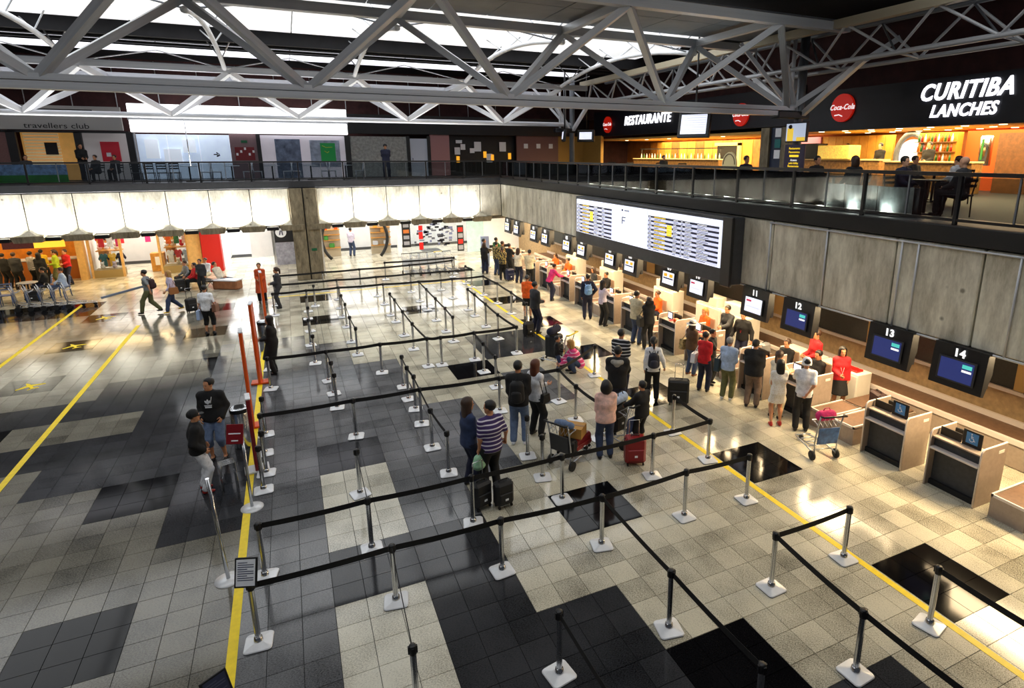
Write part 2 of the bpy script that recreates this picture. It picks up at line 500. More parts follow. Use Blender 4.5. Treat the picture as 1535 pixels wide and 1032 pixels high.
def panel_mesh(w, h, d, along):   # a concrete board panel with chamfered edges
    if along == 'x': return MB().box(-w / 2, w / 2, 0, d, 0, h, 0, .02).mesh('concrete_panel', concrete)
    return MB().box(0, d, -w / 2, w / 2, 0, h, 0, .02).mesh('concrete_panel', concrete)
STEP = 1.668
wf = struct(box('wall_far', -22, XR + .3, YF + .10, YF + .3, 2.6, 4.5, M('joint_backing', rgb(58, 54, 46), .9)))  # dark wall core, seen through the open panel joints
pm = panel_mesh(STEP - .035, ZP1 - ZP0, .12, 'x')
jx = [1.25 + STEP * k for k in range(0, 6)] + [-STEP * k for k in range(0, 14)]
for k in range(6):
    w = STEP if k < 5 else XR - (1.25 + 5 * STEP)
    x0 = 1.25 + STEP * k
    if k < 5:
        o = link('concrete_panel', pm, wf); o.location = (x0 + STEP / 2, YF, ZP0)
    else:
        o = MB().box(x0 + .017, XR - .02, YF, YF + .12, ZP0, ZP1, 0, .02).build('concrete_panel', concrete, wf)
for k in range(13):
    o = link('concrete_panel', pm, wf); o.location = (-STEP * k - STEP / 2, YF, ZP0)
wr = struct(box('wall_right', XR + .10, XR + .3, -3, YF + .3, 2.7, 4.5, M('joint_backing', rgb(58, 54, 46), .9)))
pm2 = panel_mesh(STEP - .035, ZP1 - ZP0 + .04, .12, 'y')
y = 11.1 - STEP * 8
while y < YF - .2:
    w = min(STEP, YF - y)
    if w > STEP - .01:
        o = link('concrete_panel', pm2, wr); o.location = (XR, y + STEP / 2, ZP0 - .04)
    else:
        MB().box(XR, XR + .12, y + .017, YF - .02, ZP0 - .04, ZP1, 0, .02).build('concrete_panel', concrete, wr)
    y += STEP
conduit = MB()
for yy in (11.16, 9.43, 7.62, 7.28, 5.5): conduit.cyl((XR - .03, yy, ZP0 - .05), (XR - .03, yy, ZP1 - .02), .02, seg=6)
conduit.cyl((XR - .03, 2, ZP0 - .06), (XR - .03, 12.2, ZP0 - .06), .022, seg=6)
conduit.cyl((XR - .03, 2, ZP1 - .04), (XR - .03, 11.2, ZP1 - .04), .022, seg=6)
tag(conduit.build('cable_conduit', steel, None), 'thin grey steel conduit pipes fixed on the concrete wall above the desks', 'pipe')
# slab edges (dark band under the balustrade)
struct(box('trim_1', -22, XR + .02, YF - .06, YF + .12, 4.53, 4.86, dark_grey, None, .02))
struct(box('trim_2', XR - .06, XR + .12, -3, YF + .1, 4.53, 4.86, black_ma, None, .02))
# corbels and uplights along the foot of the far parapet
corb = MB(); corb.prism([(-.56, 2.78), (.56, 2.78), (.46, 2.52), (-.46, 2.52)], 1, -.34, .1); corb = corb.mesh('corbel', concrete_col)
pyr = MB(); pyr.add([(-.34, -.01, 0), (.34, -.01, 0), (0, -.01, .22), (-.28, -.22, 0), (.28, -.22, 0)], [(0, 3, 2), (3, 4, 2), (4, 1, 2), (0, 1, 4, 3), (0, 2, 1)]); pyr = pyr.mesh('corbel_cap', concrete)
for x in jx:
    if x < -21: continue
    o = link('corbel', corb, wf); o.location = (x, YF, 0)
    o = link('corbel_cap', pyr, wf); o.location = (x, YF, 2.785)
lampbox = MB(); lampbox.box(-.26, .26, -.34, -.02, 2.56, 2.72, 0, .02); lampbox = lampbox.mesh('uplight', black_pl)
mids = [x + STEP / 2 for x in jx if x >= 1.2] + [-STEP * k - STEP / 2 for k in range(12)] + [.625]
for x in mids:
    if x > 10 or x == .625: continue
    o = link('uplight', lampbox); o.location = (x, YF, 0)
    tag(o, 'black uplight box between corbels at the foot of the concrete parapet', 'light', 'uplights along the far parapet')
    area('uplight_lamp', (x, YF - .26, 2.75), (math.radians(180 - 22), 0, 0), .62, .10, 125, (1, .98, .95), 150)
# concrete column below and through the far parapet
colm = empty('column', (0, 0, 0)); colm['kind'] = 'structure'
MB().box(.0, .60, 31.78, 32.5, 0, 4.52, 0, .03).build('column_half', concrete_col, colm)
MB().box(.65, 1.25, 31.78, 32.5, 0, 4.52, 0, .03).build('column_half', concrete_col, colm)
box('column_groove', .55, .70, 31.9, 32.45, 0, 4.5, black_ma, colm)
MB().box(.78, 1.02, 31.755, 31.785, 1.45, 1.58, 0, .005).build('exit_sign', M('exit_green', rgb(0, 90, 52), .5), colm)

# ------------------------------------------------------------------ outer walls of the hall
struct(box('wall_left', -22.3, -22, -3, 44, 0, 12, maroon))
struct(box('wall_back_lower', 13.6, 13.9, -3, 44, 0, 2.85, M('lower_wall', rgb(176, 150, 112), .8, 0, .2, 8)))
struct(box('wall_upper_far', -22, 25, 39.9, 40.2, Z2, 12, maroon))
struct(box('wall_upper_right', 24.0, 24.3, -3, 44, Z2, 12, maroon))
struct(box('wall_right_clerestory', 19.25, 19.5, -3, 40, 8.4, 12, maroon))

# ------------------------------------------------------------------ balustrades
def balustrade(name, label, a, b, n, out):
    t = thing(name, label, 'railing', a)
    A = Vector(a); B = Vector(b); d = (B - A); L = d.length; u = d / L; nrm = Vector(out)
    def P(s, z, off=0.): return u * s + nrm * off + Vector((0, 0, z))
    rail = MB(); rail.bar(P(0, RAIL - Z2), P(L, RAIL - Z2), .09, .07); rail.build('handrail', black_pl, t)
    fr = MB(); fr.bar(P(0, .09), P(L, .09), .05, .05); fr.build('bottom_rail', black_pl, t)
    post = MB(); post.box(-.035, .035, -.035, .035, 0, RAIL - Z2 - .03, 0, .006); post = post.mesh('post', black_pl)
    w = L / n
    pane = MB()
    for s0 in (0,):
        h0, h1 = .13, RAIL - Z2 - .05
        p0, p1 = P(.05, h0), P(w - .05, h1)
        q = nrm * .006
        va = [P(.05, h0) - q, P(w - .05, h0) - q, P(w - .05, h1) - q, P(.05, h1) - q, P(.05, h0) + q, P(w - .05, h0) + q, P(w - .05, h1) + q, P(.05, h1) + q]
        pane.add(va, [(0, 1, 2, 3), (7, 6, 5, 4), (0, 4, 5, 1), (1, 5, 6, 2), (2, 6, 7, 3), (3, 7, 4, 0)])
    pane = pane.mesh('glass_pane', glass)
    st = MB(); st.box(-.015, .015, -.015, .015, .1, RAIL - Z2 - .03); st = st.mesh('glazing_bar', steel_dk)
    for k in range(n + 1):
        o = link('post', post, t); o.location = P(w * k, 0)
        if k < n:
            o = link('glass_pane', pane, t); o.location = P(w * k, 0)
            o = link('glazing_bar', st, t); o.location = P(w * (k + .5), 0)
    return t
balustrade('glass_balustrade', 'black framed glass balustrade along the balcony above the shops', (XR, YF + .06, Z2 + .04), (-22, YF + .06, Z2 + .04), 16, (0, 1, 0))
balustrade('glass_balustrade', 'black framed glass balustrade along the restaurant balcony above the desks', (XR + .06, YF + .06, Z2 + .04), (XR + .06, -3, Z2 + .04), 18, (1, 0, 0))

# ------------------------------------------------------------------ roof
roof_dk = M('roof_underside', rgb(20, 20, 24), .9, 0, .3, 2)
struct(box('ceiling', -22.3, 25, -3, 44, 11.0, 11.2, roof_dk))
sky_m = M('translucent_roof_sheet', rgb(238, 238, 236), .6, 0, .10, 1.2, emit=.85, ecol=(.97, .98, 1.0), world_co=True)
sky_w = M('lit_roof_strip', rgb(240, 240, 250), .6, emit=1.25, ecol=(.93, .94, 1.0))
grey_ceil = M('grey_ceiling_sheet', rgb(120, 122, 126), .6, .1, .2, .8, world_co=True)
sk = empty('window_1', (0, 0, 0)); sk['kind'] = 'structure'
for k in range(7):          # glazed roof between the trusses, one sheet per bay
    x0 = -19.4 + 5.03 * k
    box('roof_sheet', x0 + .02, x0 + 5.01, 18.3, 26.2, 10.55, 10.62, sky_m, sk)
    box('roof_sheet', x0 + .02, x0 + 5.01, 2.3, 10.2, 10.55, 10.62, sky_m, sk)
    box('roof_sheet', x0 + .02, x0 + 5.01, 30.8, 33.6, 10.55, 10.60, sky_w, sk)
gc = empty('ceiling_panels', (0, 0, 0)); gc['kind'] = 'structure'
for k in range(7):
    x0 = -19.4 + 5.03 * k
    for q in range(3):
        box('ceiling_panel', x0 + .02 + 1.677 * q, x0 + 1.665 + 1.677 * q, 14.1, 16.02, 10.02, 10.06, grey_ceil, gc)
        box('ceiling_panel', x0 + .02 + 1.677 * q, x0 + 1.665 + 1.677 * q, 16.05, 17.9, 10.02, 10.06, grey_ceil, gc)
# dark upstand with cable trays between the two light strips
struct(box('trim_3', -22, 19, 26.3, 26.5, 10.1, 11, roof_dk))
tr = MB()
for yy, zz in ((29.2, 10.45), (29.9, 10.40), (30.5, 10.42)): tr.bar((-22, yy, zz), (18, yy, zz), .12, .10)
tag(tr.build('cable_tray', dark_grey), 'dark cable trays running under the roof between two light strips', 'cable tray')
lb = thing('lamp_beam', 'long grey roof beam carrying round white lamps above the balcony shops', 'beam', (0, 35.2, 10.2))
MB().box(-22, 8.0, -.12, .12, -.1, .12).build('beam', steel_dk, lb)
for x in np.arange(-20, 8, 2.3): 
    MB().sphere((x, 0, -.14), .13, 10, 6, 0, (1, 1, .6)).build('lamp', lamp_white, lb)

UB = MB(); UB.box(-.5, .5, -.5, .5, -.5, .5)
UC = MB(); UC.cyl((0, 0, -.5), (0, 0, .5), .5, seg=10)
unit = {}
def member(name, p0, p1, w, h, m, parent, round_=False):
    key = (round_, m.name)
    if key not in unit: unit[key] = (UC if round_ else UB).mesh('truss_member', m)
    p0 = Vector(p0); p1 = Vector(p1); d = p1 - p0
    q = d.to_track_quat('Z', 'X')
    if not round_ and abs(d.z) < .95 * d.length:      # keep box members upright
        z = d.normalized(); x = z.cross(Vector((0, 0, 1))).normalized(); y_ = z.cross(x)
        mt = Matrix((x, y_, z)).transposed().to_4x4()
    else: mt = q.to_matrix().to_4x4()
    o = link(name, unit[key], parent)
    o.matrix_local = Matrix.Translation((p0 + p1) / 2) @ mt @ Matrix.Diagonal((w, h, d.length, 1))
    return o
SP = 5.03
def truss(label, yb, zb, zt, half, x_first, n, m, mc, big, x_end):
    t = thing('roof_truss', label, 'truss', (0, yb, 0))
    xs = [x_first + SP * k for k in range(n)]
    rnd = not big
    w = .27 if big else .24
    if big:
        member('bottom_chord', (xs[0] - 2, 0, zb + .06), (x_end, 0, zb + .06), .34, .13, mc, t)
        member('bottom_chord', (xs[0] - 2, 0, zb - .10), (x_end, 0, zb - .10), .30, .15, mc, t)
    else:
        member('bottom_chord', (xs[0] - 2, 0, zb), (x_end, 0, zb), w, w, mc, t, True)
    for sy in (-1, 1):
        member('top_chord', (xs[0] - 2, sy * half, zt), (x_end, sy * half, zt), .26, .24, mc, t)
    d = .17 if big else .20
    for x in xs:
        for sx in (-1, 1):
            for sy in (-1, 1):
                member('diagonal', (x + sx * .06, sy * .04, zb + .08), (x + sx * SP / 2, sy * half, zt - .08), d, d, m, t)
    for x in xs[1:]:
        member('cross_beam', (x - SP / 2, -half, zt), (x - SP / 2, half, zt), .18, .2, mc, t)
    return t
truss('large grey box-section roof truss above the queue maze', 16.0, 7.56, 9.82, 2.0, -14.41, 7, steel, steel, True, 15.9)
truss('white tubular roof truss above the balcony in front of the shops', 31.6, 7.74, 9.50, 2.0, -19.3, 7, steel_lt, steel, False, 14.9)
# arched secondary trusses spanning between the two
for k in range(-3, 4):
    x = 3.2 + SP * k
    if x < -14 or x > 14: continue
    t = thing('arched_rib', 'curved white roof rib with thin struts spanning between the two trusses', 'roof rib', (x, 0, 0), 0, 'curved roof ribs')
    pts = [(0, 18 + 11.2 * s, 9.5 + .55 * 4 * s * (1 - s)) for s in np.linspace(0, 1, 11)]
    MB().tube(pts, .085, 8).build('arch', steel_lt, t)
    for q in (1, 3, 5, 7, 9):
        y_, z_ = pts[q][1], pts[q][2]
        member('strut', (0, y_, z_), (-.5, y_ + .55, 10.5), .05, .05, steel, t, True)
        member('strut', (0, y_, z_), (.5, y_ - .55, 10.5), .05, .05, steel, t, True)
    member('brace', (0, 29.3, 9.5), (SP / 2, 31.0, 10.3), .05, .05, steel_lt, t, True)
    member('brace', (0, 29.3, 9.5), (-SP / 2, 31.0, 10.3), .05, .05, steel_lt, t, True)
    member('brace', (0, 18.4, 9.6), (SP / 2, 20.2, 10.4), .05, .05, steel_dk, t, True)
    member('brace', (0, 18.4, 9.6), (-SP / 2, 20.2, 10.4), .05, .05, steel_dk, t, True)
# long edge truss along the restaurant side
et = thing('edge_truss', 'long tubular truss running above the restaurant signs', 'truss', (15.8, 0, 0))
member('bottom_chord', (0, 2, 8.87), (0, 31, 8.87), .15, .15, steel, et, True)
member('bottom_chord', (1.0, 2, 8.80), (1.0, 31, 8.80), .13, .13, steel, et, True)
member('top_chord', (-.5, 2, 9.85), (-.5, 31, 9.85), .24, .24, M('cream_steel', rgb(196, 186, 160), .4, .2), et)
member('top_chord', (1.0, 2, 10.0), (1.0, 31, 10.0), .16, .16, steel_dk, et, True)
for k in range(11):
    y_ = 4.0 + 2.72 * k
    for a_, bz in ((0, 8.87), (1.0, 8.80)):
        top = (-.5, 9.8) if a_ == 0 else (1.0, 9.95)
        member('diagonal', (a_, y_, bz), (top[0], y_ + 1.36, top[1]), .08, .08, steel, et, True)
        member('diagonal', (a_, y_, bz), (top[0], y_ - 1.36, top[1]), .08, .08, steel, et, True)
    member('cross_bar', (0, y_, 8.87), (1.0, y_, 8.80), .07, .07, steel, et, True)
    member('diagonal', (0, y_, 8.87), (1.0, y_ + 1.36, 9.95), .06, .06, steel_dk, et, True)
# steel columns carrying the truss ends
def steel_column(x, y, label):
    t = thing('steel_column', label, 'column', (x, y, Z2))
    MB().cyl((0, 0, 0), (0, 0, 5.3), .15, seg=14).build('shaft', steel_dk, t)
    for dx in (-.75, -.45):
        MB().cyl((dx, .0, 2.72), (dx, .0, 5.0), .065, seg=8).build('hanger', steel_lt, t)
    MB().box(-1.1, .3, -.2, .2, 2.48, 2.72, 0, .03).build('bracket', black_pl, t)
    for s in (-1, 1):
        member('raking_strut', (0, s * .1, 2.6), (0, s * 2.4, 4.1), .16, .16, steel_lt, t)
        member('raking_strut', (-.2, s * .05, 2.7), (-2.0, s * .9, 4.9), .12, .12, steel_lt, t)
    return t
steel_column(16.3, 16.0, 'round grey steel column with raking struts beside the hanging television')
steel_column(15.0, 31.6, 'round grey steel column with raking struts by the balcony corner')
MB().cyl((0, 0, 0), (0, 0, 2.1), .02, seg=6).build('hanger_pole', chrome).location = (-3.85, 32.0, 5.6)
tag(bpy.data.objects['hanger_pole'], 'thin steel pole standing on the balcony handrail in front of the shops', 'pole')
# red wall hangers / lines
hl = MB()
for x in np.arange(-21, 14, 1.9): hl.cyl((x, 39.8, 8.4), (x, 39.8, 10.9), .025, seg=5)
tag(hl.build('wall_rods', steel), 'row of thin vertical steel rods on the dark red upper wall', 'rods')['kind'] = 'structure'
MB().lathe([(0, -.34), (.2, -.3), (.33, -.12), (.36, .0), (.33, .12), (.2, .3), (0, .34)], 18).build('glass_globe', M('smoky_globe', rgb(70, 66, 56), .08, .6)).location = (-2.75, 15.0, 9.45)
tag(bpy.data.objects['glass_globe'], 'smoky round globe lamp hanging under the roof', 'lamp')
# ------------------------------------------------------------------ smooth bodies (blended tapered limbs -> one skin)
def surf(prims, h, k=.03, cut=None):
    """prims: (a, b, ra, rb, kx[, ky]) tapered capsules, blended; returns verts, quads of one closed surface"""
    lo = np.full(3, 1e9); hi = np.full(3, -1e9)
    for p in prims:
        a, b, ra, rb, kx = p[:5]; r = max(ra, rb); rx = r / kx; ky = p[5] if len(p) > 5 else 1.
        for q in (a, b):
            q = np.array(q); e = np.array([rx, r / ky, r])
            lo = np.minimum(lo, q - e); hi = np.maximum(hi, q + e)
    lo -= 2.5 * h; hi += 2.5 * h
    n = np.ceil((hi - lo) / h).astype(int) + 1
    ax = [lo[i] + h * np.arange(n[i]) for i in range(3)]
    X, Y, Z = np.meshgrid(*ax, indexing='ij')
    D = None
    for p in prims:
        a, b, ra, rb, kx = p[:5]; ky = p[5] if len(p) > 5 else 1.
        a = np.array(a, float); b = np.array(b, float); sc = np.array([kx, ky, 1.])
        cx = (a[0] + b[0]) / 2; cy = (a[1] + b[1]) / 2
        ox = cx * (1 - kx); 
        px = X * kx + ox; qa = a.copy(); qb = b.copy(); qa[0] = a[0] * kx + ox; qb[0] = b[0] * kx + ox
        oy = cy * (1 - ky); py = Y * ky + oy; qa[1] = a[1] * ky + oy; qb[1] = b[1] * ky + oy
        d = qb - qa; dd = d @ d + 1e-12
        t = np.clip(((px - qa[0]) * d[0] + (py - qa[1]) * d[1] + (Z - qa[2]) * d[2]) / dd, 0, 1)
        r = np.sqrt((px - qa[0] - t * d[0]) ** 2 + (py - qa[1] - t * d[1]) ** 2 + (Z - qa[2] - t * d[2]) ** 2) - (ra + t * (rb - ra))
        if D is None: D = r
        else:
            hh = np.clip(.5 + .5 * (D - r) / k, 0, 1)
            D = D * (1 - hh) + r * hh - k * hh * (1 - hh)
    if cut is not None: D = cut(D, X, Y, Z)
    return nets(D, lo, h)

def nets(D, lo, h):
    ins = D < 0
    c = np.zeros(tuple(np.array(D.shape) - 1), int)
    acc = np.zeros(c.shape + (3,)); cnt = np.zeros(c.shape)
    sl = lambda o: tuple(slice(o[i], D.shape[i] - 1 + o[i]) for i in range(3))
    cor = [(i, j, k) for i in (0, 1) for j in (0, 1) for k in (0, 1)]
    for o in cor:
        for axis in range(3):
            if o[axis] == 0:
                o2 = list(o); o2[axis] = 1
                A = D[sl(o)]; B = D[sl(o2)]
                m = (A < 0) != (B < 0)
                t = np.where(m, A / np.where(m, A - B, 1), 0)
                for ax_ in range(3):
                    acc[..., ax_] += np.where(m, o[ax_] + (t if ax_ == axis else 0), 0)
                cnt += m
    act = cnt > 0
    ids = -np.ones(c.shape, int); ids[act] = np.arange(act.sum())
    I = np.argwhere(act)
    V = lo + h * (I + acc[act] / cnt[act][:, None])
    F = []
    for axis in range(3):
        u, w = (axis + 1) % 3, (axis + 2) % 3
        s0 = [slice(None)] * 3; s1 = [slice(None)] * 3
        s0[axis] = slice(0, -1); s1[axis] = slice(1, None)
        A = ins[tuple(s0)]; B = ins[tuple(s1)]
        E = np.argwhere(A != B)
        E = E[(E[:, u] > 0) & (E[:, w] > 0) & (E[:, u] < c.shape[u]) & (E[:, w] < c.shape[w])]
        if not len(E): continue
        q = []
        for du, dw in ((-1, -1), (0, -1), (0, 0), (-1, 0)):
            e = E.copy(); e[:, u] += du; e[:, w] += dw; q.append(ids[e[:, 0], e[:, 1], e[:, 2]])
        q = np.stack(q, 1)
        fl = A[tuple(E.T)]
        q[~fl] = q[~fl][:, ::-1]
        F.append(q)
    F = np.concatenate(F)
    for _ in range(2):            # relax
        nb = np.zeros_like(V); nc = np.zeros(len(V))
        for k_ in range(4):
            a_, b_ = F[:, k_], F[:, (k_ + 1) % 4]
            np.add.at(nb, a_, V[b_]); np.add.at(nc, a_, 1)
        V = .5 * V + .5 * nb / np.maximum(nc, 1)[:, None]
    return V, F

def np_mesh(name, parts, mats):
    """parts: list of (V, F(list/array), material index)"""
    vs_ = []; fs = []; ms = []; n = 0
    for V, F, mi in parts:
        vs_.append(np.asarray(V)); fs.extend([[int(i) + n for i in f] for f in F]); ms.extend([mi] * len(F)); n += len(V)
    me = bpy.data.meshes.new(name)
    me.from_pydata(np.concatenate(vs_).tolist(), [], fs)
    for m in mats: me.materials.append(m)
    me.polygons.foreach_set('material_index', ms)
    me.polygons.foreach_set('use_smooth', [True] * len(fs))
    me.update()
    return me

def ico(c, r, sc=(1, 1, 1), seg=8, rings=5):
    b = MB().sphere(c, r, seg, rings, 0, sc); return np.array(b.v), b.f

# head template (chin at -.115, crown at +.125, looking to +Y)
def head_sdf(h=.0135):
    lo = np.array([-.12, -.14, -.17]); n = (np.array([.24, .29, .34]) / h).astype(int)
    X, Y, Z = np.meshgrid(*[lo[i] + h * np.arange(n[i]) for i in range(3)], indexing='ij')
    def ell(c, r): 
        q = np.sqrt(((X - c[0]) / r[0]) ** 2 + ((Y - c[1]) / r[1]) ** 2 + ((Z - c[2]) / r[2]) ** 2)
        return (q - 1) * min(r)
    def sm(a, b, k):
        hh = np.clip(.5 + .5 * (a - b) / k, 0, 1); return a * (1 - hh) + b * hh - k * hh * (1 - hh)
    D = ell((0, -.012, .035), (.077, .098, .092))
    D = sm(D, ell((0, .022, -.045), (.058, .070, .075)), .03)
    D = sm(D, ell((0, .068, -.096), (.026, .022, .020)), .02)
    D = sm(D, ell((0, .098, -.028), (.013, .022, .017)), .012)      # nose
    D = sm(D, ell((0, .088, .0), (.010, .012, .028)), .012)
    D = sm(D, ell((0, .078, .028), (.045, .014, .012)), .015)       # brow
    for s in (-1, 1): D = sm(D, ell((s * .079, -.010, -.01), (.010, .022, .032)), .008)   # ears
    D = sm(D, np.maximum(np.sqrt((X) ** 2 + (Y + .012) ** 2) - .052, np.abs(Z + .12) - .05), .02)   # neck
    return nets(D, lo, h)
HEAD = head_sdf()
EYES = [ico((s * .031, .082, .004), .0125, (1, .6, .62)) for s in (-1, 1)]
LIPS = [ico((0, .086, -.064), .022, (1, .42, .34))]
def hair_mesh(style, h=.0145):
    lo = np.array([-.20, -.26, -.46]); hi = np.array([.20, .16, .20]); n = ((hi - lo) / h).astype(int)
    X, Y, Z = np.meshgrid(*[lo[i] + h * np.arange(n[i]) for i in range(3)], indexing='ij')
    def ell(c, r):
        q = np.sqrt(((X - c[0]) / r[0]) ** 2 + ((Y - c[1]) / r[1]) ** 2 + ((Z - c[2]) / r[2]) ** 2)
        return (q - 1) * min(r)
    def sm(a, b, k=.03):
        hh = np.clip(.5 + .5 * (a - b) / k, 0, 1); return a * (1 - hh) + b * hh - k * hh * (1 - hh)
    big = 1.14 if style in ('long', 'curly', 'tail', 'bob') else 1.05
    D = ell((0, -.018, .045), (.086 * big, .106 * big, .094 * big))
    # open the face and the neck
    face = np.maximum(.046 - Y, Z - (.085 if style != 'short' else .09))
    D = np.maximum(D, -face)
    if style in ('short',):
        D = np.maximum(D, -(Z + .035 + np.clip((Y + .04) * -.5, -.1, .06)))
    if style in ('long', 'bob'):
        zb = -.30 if style == 'long' else -.13
        D = sm(D, ell((0, -.075, (zb + .02) / 2), (.095, .05, abs(zb) * .5 + .06)))
        for s in (-1, 1): D = sm(D, ell((s * .078, -.02, -.08), (.022, .05, .11)))
        D = np.maximum(D, -np.maximum(.046 - Y, Z - .085))
    if style == 'curly':
        D = sm(D, ell((0, -.06, -.02), (.13, .10, .14))); D = np.maximum(D, -np.maximum(.05 - Y, Z - .085))
    if style == 'tail':
        D = np.maximum(D, -(Z + .06)); D = sm(D, ell((0, -.14, -.05), (.032, .04, .13)), .02)
    if style == 'bun':
        D = np.maximum(D, -(Z + .05)); D = sm(D, ell((0, -.125, .03), (.042, .036, .04)), .02)
    return nets(D, lo, h)
HAIR = {s: hair_mesh(s) for s in ('short', 'long', 'bob', 'curly', 'tail', 'bun')}

def hand_geo(grip):
    c = .25 if not grip else 1.0
    pr = [((0, 0, .0), (0, .0, .035), .021, .024, .9), ((0, -.014, .05), (0, .018, .055), .018, .018, 1.5), ((0, 0, .03), (0, 0, .065), .026, .026, 1.7)]
    P = []
    for k, (y_, L) in enumerate(((-.030, .055), (-.010, .068), (.011, .072), (.031, .066))):
        b0 = np.array((0, y_, .078)); a1 = .35 * c + .25; a2 = 1.0 * c + .45
        p1 = b0 + L * .5 * np.array((math.sin(a1), 0, math.cos(a1))); p2 = p1 + L * .5 * np.array((math.sin(a1 + a2), 0, math.cos(a1 + a2)))
        P += [(b0, p1, .0095, .0088, 1.), (p1, p2, .0088, .0075, 1.)]
    t0 = np.array((.004, .030, .030)); t1 = t0 + np.array((.012, .026, .026)); t2 = t1 + np.array((.014 + .012 * c, .006 - .012 * c, .028))
    P += [(t0, t1, .0125, .011, 1.), (t1, t2, .011, .0085, 1.)]
    return surf(pr + P, .0078, .008)
HANDS = {False: hand_geo(False), True: hand_geo(True)}

SKINS = {k: M('skin_' + k, c, .55, 0, .08, 30) for k, c in dict(light=rgb(222, 170, 136), tan=rgb(196, 138, 100), brown=rgb(132, 86, 58)).items()}
EYE_M = M('eye_dark', rgb(24, 18, 16), .3)
LIP_M = M('lips', rgb(158, 84, 78), .5)
HAIR_M = {k: M('hair_' + k, c, .5, 0, .35, 60, .3) for k, c in dict(black=rgb(18, 15, 14), brown=rgb(58, 38, 26), auburn=rgb(92, 48, 28), blond=rgb(170, 128, 66), grey=rgb(140, 138, 134)).items()}

def cloth(name, col, pat=None, col2=None, freq=10., rough=.85):
    key = 'cloth_' + name
    if key in MATS: return MATS[key]
    m = M(key, col, rough, 0, .22, 14, .35)
    if pat:
        nt = m.node_tree; N = nt.nodes; L = nt.links; b = N['Principled BSDF']
        co = N.new('ShaderNodeTexCoord'); mx = N.new('ShaderNodeMix'); mx.data_type = 'RGBA'
        mx.inputs['A'].default_value = (*col, 1); mx.inputs['B'].default_value = (*col2, 1)
        if pat == 'stripe':
            sp = N.new('ShaderNodeSeparateXYZ'); L.new(co.outputs['Object'], sp.inputs[0])
            a = N.new('ShaderNodeMath'); a.operation = 'MULTIPLY'; a.inputs[1].default_value = freq; L.new(sp.outputs['Z'], a.inputs[0])
            f = N.new('ShaderNodeMath'); f.operation = 'FRACT'; L.new(a.outputs[0], f.inputs[0])
            g = N.new('ShaderNodeMath'); g.operation = 'GREATER_THAN'; g.inputs[1].default_value = .70; L.new(f.outputs[0], g.inputs[0])
            L.new(g.outputs[0], mx.inputs['Factor'])
        elif pat == 'plaid':
            ck = N.new('ShaderNodeTexChecker'); ck.inputs['Scale'].default_value = freq; L.new(co.outputs['Object'], ck.inputs['Vector'])
            L.new(ck.outputs['Fac'], mx.inputs['Factor'])
        else:
            n = N.new('ShaderNodeTexVoronoi'); n.inputs['Scale'].default_value = freq; L.new(co.outputs['Object'], n.inputs['Vector'])
            g = N.new('ShaderNodeMath'); g.operation = 'GREATER_THAN'; g.inputs[1].default_value = .42; L.new(n.outputs['Distance'], g.inputs[0])
            L.new(g.outputs[0], mx.inputs['Factor'])
        L.new(mx.outputs['Result'], b.inputs['Base Color'])
    return m
CL = dict(
    black=cloth('black', rgb(20, 20, 22)), charcoal=cloth('charcoal', rgb(46, 47, 50)), grey=cloth('grey', rgb(122, 126, 128)), white=cloth('white', rgb(226, 228, 232)),
    jeans=cloth('jeans', rgb(52, 66, 96)), lightjeans=cloth('lightjeans', rgb(98, 116, 146)), denim=cloth('denim', rgb(42, 56, 88)), navy=cloth('navy', rgb(26, 30, 54)),
    red=cloth('red', rgb(196, 26, 34)), orange=cloth('orange', rgb(226, 92, 18)), rust=cloth('rust', rgb(176, 66, 20)), pink=cloth('pink', rgb(234, 190, 176)), hotpink=cloth('hotpink', rgb(214, 46, 110)),
    beige=cloth('beige', rgb(196, 186, 156)), khaki=cloth('khaki', rgb(96, 98, 62)), olive=cloth('olive', rgb(84, 78, 56)), brown=cloth('brown', rgb(86, 62, 40)), taupe=cloth('taupe', rgb(112, 94, 82)),
    lilac=cloth('lilac', rgb(196, 186, 206)), skyblue=cloth('skyblue', rgb(170, 190, 220)), lime=cloth('lime', rgb(168, 190, 40)), yellow=cloth('yellow', rgb(222, 180, 40)), cream=cloth('cream', rgb(226, 214, 190)),
    purplestripe=cloth('purplestripe', rgb(62, 44, 96), 'stripe', rgb(222, 216, 226), 13.), blackstripe=cloth('blackstripe', rgb(24, 24, 28), 'stripe', rgb(206, 206, 210), 11.),
    pinkstripe=cloth('pinkstripe', rgb(222, 66, 130), 'stripe', rgb(240, 190, 212), 9.), lace=cloth('lace', rgb(224, 214, 194), 'dots', rgb(236, 232, 224), 34.),
    plaid=cloth('plaid', rgb(206, 200, 196), 'plaid', rgb(60, 56, 62), 22.), camo=cloth('camo', rgb(192, 170, 96), 'dots', rgb(48, 44, 34), 18.),
    teal=cloth('teal', rgb(60, 110, 120)), green=cloth('green', rgb(50, 110, 60)),
)
SHOE_M = {k: M('shoe_' + k, c, .5, 0, .15, 30) for k, c in dict(black=rgb(18, 18, 20), white=rgb(222, 224, 228), brown=rgb(116, 62, 28), red=rgb(170, 40, 34), yellow=rgb(210, 170, 30), tan=rgb(190, 150, 110)).items()}

def ik(a, t, l1, l2, pole):
    a = np.array(a, float); t = np.array(t, float); d = t - a; L = np.linalg.norm(d)
    m = (l1 + l2) * .985
    if L > m: t = a + d * (m / L); d = t - a; L = m
    L = max(L, abs(l1 - l2) + .02)
    u = d / np.linalg.norm(d); x = (l1 * l1 - l2 * l2 + L * L) / (2 * L); hh = math.sqrt(max(l1 * l1 - x * x, 0))
    p = np.array(pole, float); p -= u * (p @ u); p /= np.linalg.norm(p) + 1e-9
    return a + u * x + p * hh, t

